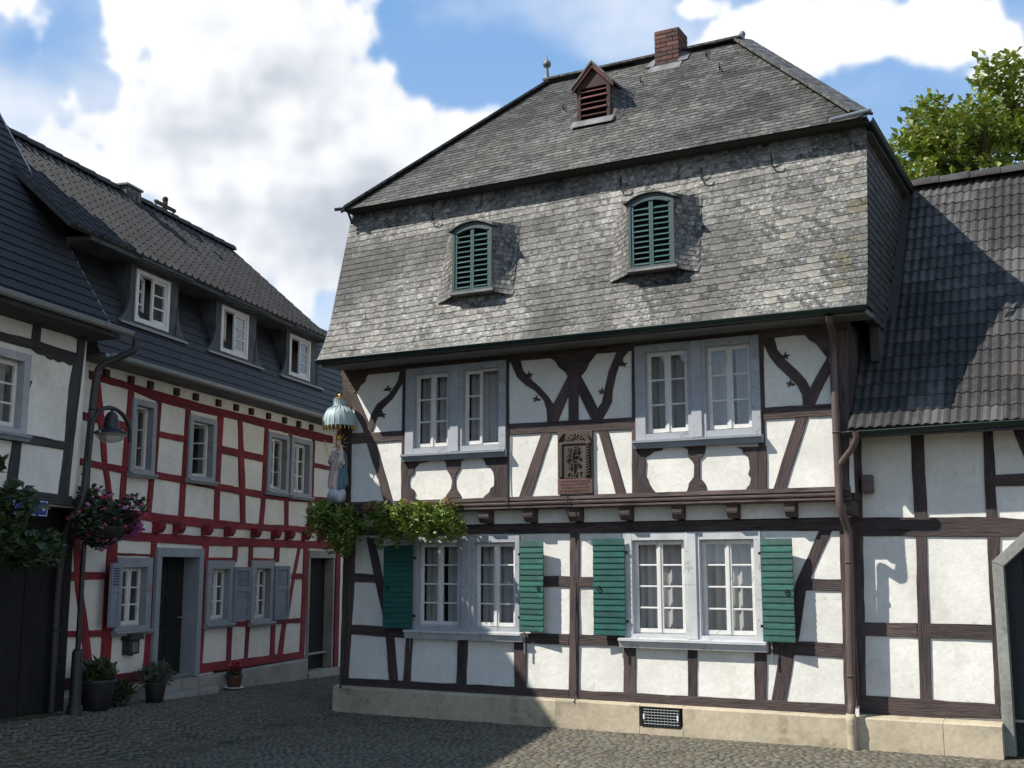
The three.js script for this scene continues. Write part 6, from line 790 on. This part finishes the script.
{ // letter box on the red house
  const [a, b, c, d] = D.redmail[0], w = redWorld((a + c) / 2, b, .0), o = thing('letter_box', 'small black letter box with pitched lid and paper in its window, under the window sill', 'letter box', w, RED.turn);
  mesh('box', rbox(-.11, .02, -.01, .11, .2, .1, .008), M.black, o); mesh('lid', prism(ccw([[-.15, .2], [.15, .2], [.11, .275], [-.11, .275]]), -.01, .14, .004), M.black, o);
  mesh('paper', rbox(-.055, .05, .1, .06, .17, .106, .002), M.lead, o); mesh('drop', bar([0, 0, .05], [0, .03, .05], .03, 8), M.black, o);
}
{ // street sign
  const o = thing('street_sign', 'blue enamel street sign with white border, half hidden by the hanging vine', 'sign', redWorld(-8.35, 2.44, .37), RED.turn);
  mesh('plate', rbox(-.28, 0, 0, .28, .17, .012, .004), M.signBlue, o);
  mesh('border', merge([box(-.27, .157, .012, .27, .163, .0135), box(-.27, .007, .012, .27, .013, .0135), box(-.27, .0131, .012, -.264, .1569, .0135), box(.264, .0131, .012, .27, .1569, .0135)]), M.white, o);
  mesh('letter', merge([bar([.19, .12, .0135], [.205, .06, .0135], .009, 5), bar([.205, .06, .0135], [.235, .12, .0135], .009, 5)]), M.white, o);
}
// ================================================================ statue under its canopy on the corner
function sdf(fn, c, half, res, colour) {
  const mc = new MarchingCubes(res, new THREE.MeshBasicMaterial(), false, false, 400000); mc.isolation = 0; const hs = res / 2;
  for (let k = 0; k < res; k++) for (let j = 0; j < res; j++) for (let i = 0; i < res; i++) mc.field[k * res * res + j * res + i] = -fn(c[0] + (i - hs) / hs * half, c[1] + (j - hs) / hs * half, c[2] + (k - hs) / hs * half);
  mc.update(); const n = mc.count ?? mc.geometry.drawRange.count, P = new Float32Array(n * 3), N = new Float32Array(n * 3), C = new Float32Array(n * 3);
  for (let i = 0; i < n; i++) { for (let q = 0; q < 3; q++) { P[i * 3 + q] = c[q] + mc.positionArray[i * 3 + q] * half; N[i * 3 + q] = mc.normalArray[i * 3 + q]; } const col = colour(P[i * 3], P[i * 3 + 1], P[i * 3 + 2]); C[i * 3] = col[0]; C[i * 3 + 1] = col[1]; C[i * 3 + 2] = col[2]; }
  const g = new THREE.BufferGeometry(); g.setAttribute('position', new THREE.BufferAttribute(P, 3)); g.setAttribute('normal', new THREE.BufferAttribute(N, 3)); g.setAttribute('color', new THREE.BufferAttribute(C, 3)); return g;
}
{
  const base = [.2, 2.72, .4];
  const s = thing('statue', 'painted statue of a crowned robed figure holding a child at the house corner', 'statue', base, .35); s.scale.set(.82, 1, .85);
  const cap = (a, b, ra, rb) => (x, y, z) => { const dx = b[0] - a[0], dy = b[1] - a[1], dz = b[2] - a[2], l = dx * dx + dy * dy + dz * dz, t = clamp(((x - a[0]) * dx + (y - a[1]) * dy + (z - a[2]) * dz) / l); return Math.hypot(x - a[0] - dx * t, y - a[1] - dy * t, z - a[2] - dz * t) - mix(ra, rb, t); };
  const bones = [cap([0, .26, 0], [0, .48, .01], .125, .085), cap([0, .48, .01], [.012, .68, .005], .085, .07), cap([.012, .68, .005], [.015, .79, .015], .03, .026), cap([.015, .82, .02], [.015, .855, .02], .047, .044), cap([-.075, .7, 0], [-.11, .58, .045], .033, .028), cap([-.11, .58, .045], [-.07, .6, .12], .028, .02), cap([.095, .7, 0], [.12, .57, .04], .033, .028), cap([.12, .57, .04], [.05, .56, .12], .028, .02),
    cap([.085, .6, .1], [.09, .7, .1], .045, .04), cap([.09, .755, .105], [.09, .77, .105], .03, .03), cap([.06, .58, .12], [.02, .5, .13], .022, .015), cap([.06, .7, .12], [.0, .7, .15], .016, .012), cap([.11, .3, -.03], [.1, .66, -.03], .06, .05), cap([-.09, .28, -.01], [-.07, .6, -.02], .06, .045), cap([.015, .825, .065], [.015, .815, .07], .01, .012)];
  const fn = (x, y, z) => { let d = 1; for (const b of bones) { const q = b(x, y, z), h = clamp(.5 + .5 * (d - q) / .03); d = mix(d, q, h) - .03 * h * (1 - h); } if (y < .66) { const th = Math.atan2(z, x); d += .011 * Math.sin(th * 9 + y * 8 + 2 * Math.sin(y * 14)) * (1 - sstep(.5, .66, y)); } return d; };
  const R1 = [.5, .38, .33], R2 = [.07, .15, .2], SK = [.5, .32, .24], HR = [.3, .2, .08];
  mesh('figure', sdf(fn, [0, .52, .02], .42, 92, (x, y, z) => { if (Math.hypot(x - .09, y - .765, z - .11) < .034) return SK; if (Math.hypot(x - .015, y - .84, z - .03) < .053) return z > .035 && y < .862 ? SK : HR; if (y > .72 && y < .8 && Math.abs(x - .015) < .032) return SK; if (z > .1 && (Math.hypot(x + .07, y - .6) < .035)) return SK; if (x > .05 && y > .5 && z > .06) return [.5, .42, .36]; if (x > .045 || z < -.03 || (x < -.09 && y > .5)) return R2; return R1; }), std([1, 1, 1], { vertexColors: true, roughness: .6 }), s);
  mesh('crown', merge([lathe([[.038, .885], [.042, .9], [.046, .925], [.042, .925], [.036, .89]], 14).translate(.015, 0, .02), ...[0, 1, 2, 3, 4, 5].map((i) => new THREE.ConeGeometry(.012, .035, 5).toNonIndexed().translate(.015 + .042 * Math.cos(i * 1.047), .94, .02 + .042 * Math.sin(i * 1.047)))]), M.gold, s);
  for (let i = 0; i < 9; i++) { const t = -.5 + i * .52; mesh('halo_ray', bar([.015 + .07 * Math.cos(t), .84 + .07 * Math.sin(t), -.04], [.015 + .15 * Math.cos(t), .84 + .15 * Math.sin(t), -.05], .007, 5, .002), M.gold, s); }
  mesh('sceptre', merge([bar([-.08, .56, .13], [-.19, .84, .1], .008, 6), new THREE.SphereGeometry(.018, 8, 6).toNonIndexed().translate(-.193, .85, .1)]), M.gold, s);
  const rb = rng(71), puff = []; for (let i = 0; i < 9; i++) puff.push([Math.cos(i * .7) * .08, .13 + (rb() - .5) * .09, Math.sin(i * .7) * .08, .075]); puff.push([0, .12, 0, .11]);
  mesh('cloud_base', tuv(sdf((x, y, z) => { let d = 1; for (const p of puff) { const q = Math.hypot(x - p[0], y - p[1], z - p[2]) - p[3], h = clamp(.5 + .5 * (d - q) / .02); d = mix(d, q, h) - .02 * h * (1 - h); } return d; }, [0, .13, 0], .22, 44, () => [1, 1, 1])), M.cloud, s);
  mesh('corbel', merge([lathe([[0, -.14], [.03, -.13], [.05, -.06], [.09, -.01], [.12, .01], [.12, .03], [0, .03]], 16), box(-.05, -.12, -.28, .05, .02, -.04)]), M.timber[0], s);
  const c = thing('statue_canopy', 'pale blue bell-shaped canopy with gilt tassels above the corner statue', 'canopy', [.2, 3.79, .38], 0); c.scale.set(.8, .94, .8);
  mesh('dome', tuv(lathe([[.0, .4], [.1, .4], [.105, .385], [.095, .375], [.1, .29], [.13, .26], [.2, .235], [.245, .18], [.268, .1], [.275, .0], [.262, -.005], [.255, .1], [0, .2]], 28)), M.canopy, c);
  for (let i = 0; i < 20; i++) { const t = i / 20 * 6.283; mesh('rib', tube([[.1 * Math.cos(t), .38, .1 * Math.sin(t)], [.105 * Math.cos(t), .29, .105 * Math.sin(t)], [.2 * Math.cos(t), .24, .2 * Math.sin(t)], [.27 * Math.cos(t), .1, .27 * Math.sin(t)], [.274 * Math.cos(t), .0, .274 * Math.sin(t)]], .006, 14, 5), M.canopy, c); }
  for (let i = 0; i < 22; i++) { const t = i / 22 * 6.283, q = mesh('tassel', lathe([[0, 0], [.009, -.008], [.014, -.03], [.01, -.045], [.004, -.062], [0, -.066]], 7), M.gold, c); q.position.set(.262 * Math.cos(t), .0, .262 * Math.sin(t)); }
  mesh('knob', merge([new THREE.SphereGeometry(.036, 10, 8).toNonIndexed().translate(0, .44, 0), lathe([[0, .41], [.11, .405], [.112, .395], [0, .39]], 16)]), M.gold, c);
  mesh('bracket', merge([box(-.02, .1, -.3, .02, .14, -.1)]), M.blackMetal, c);
}

renderer.render(scene, camera);
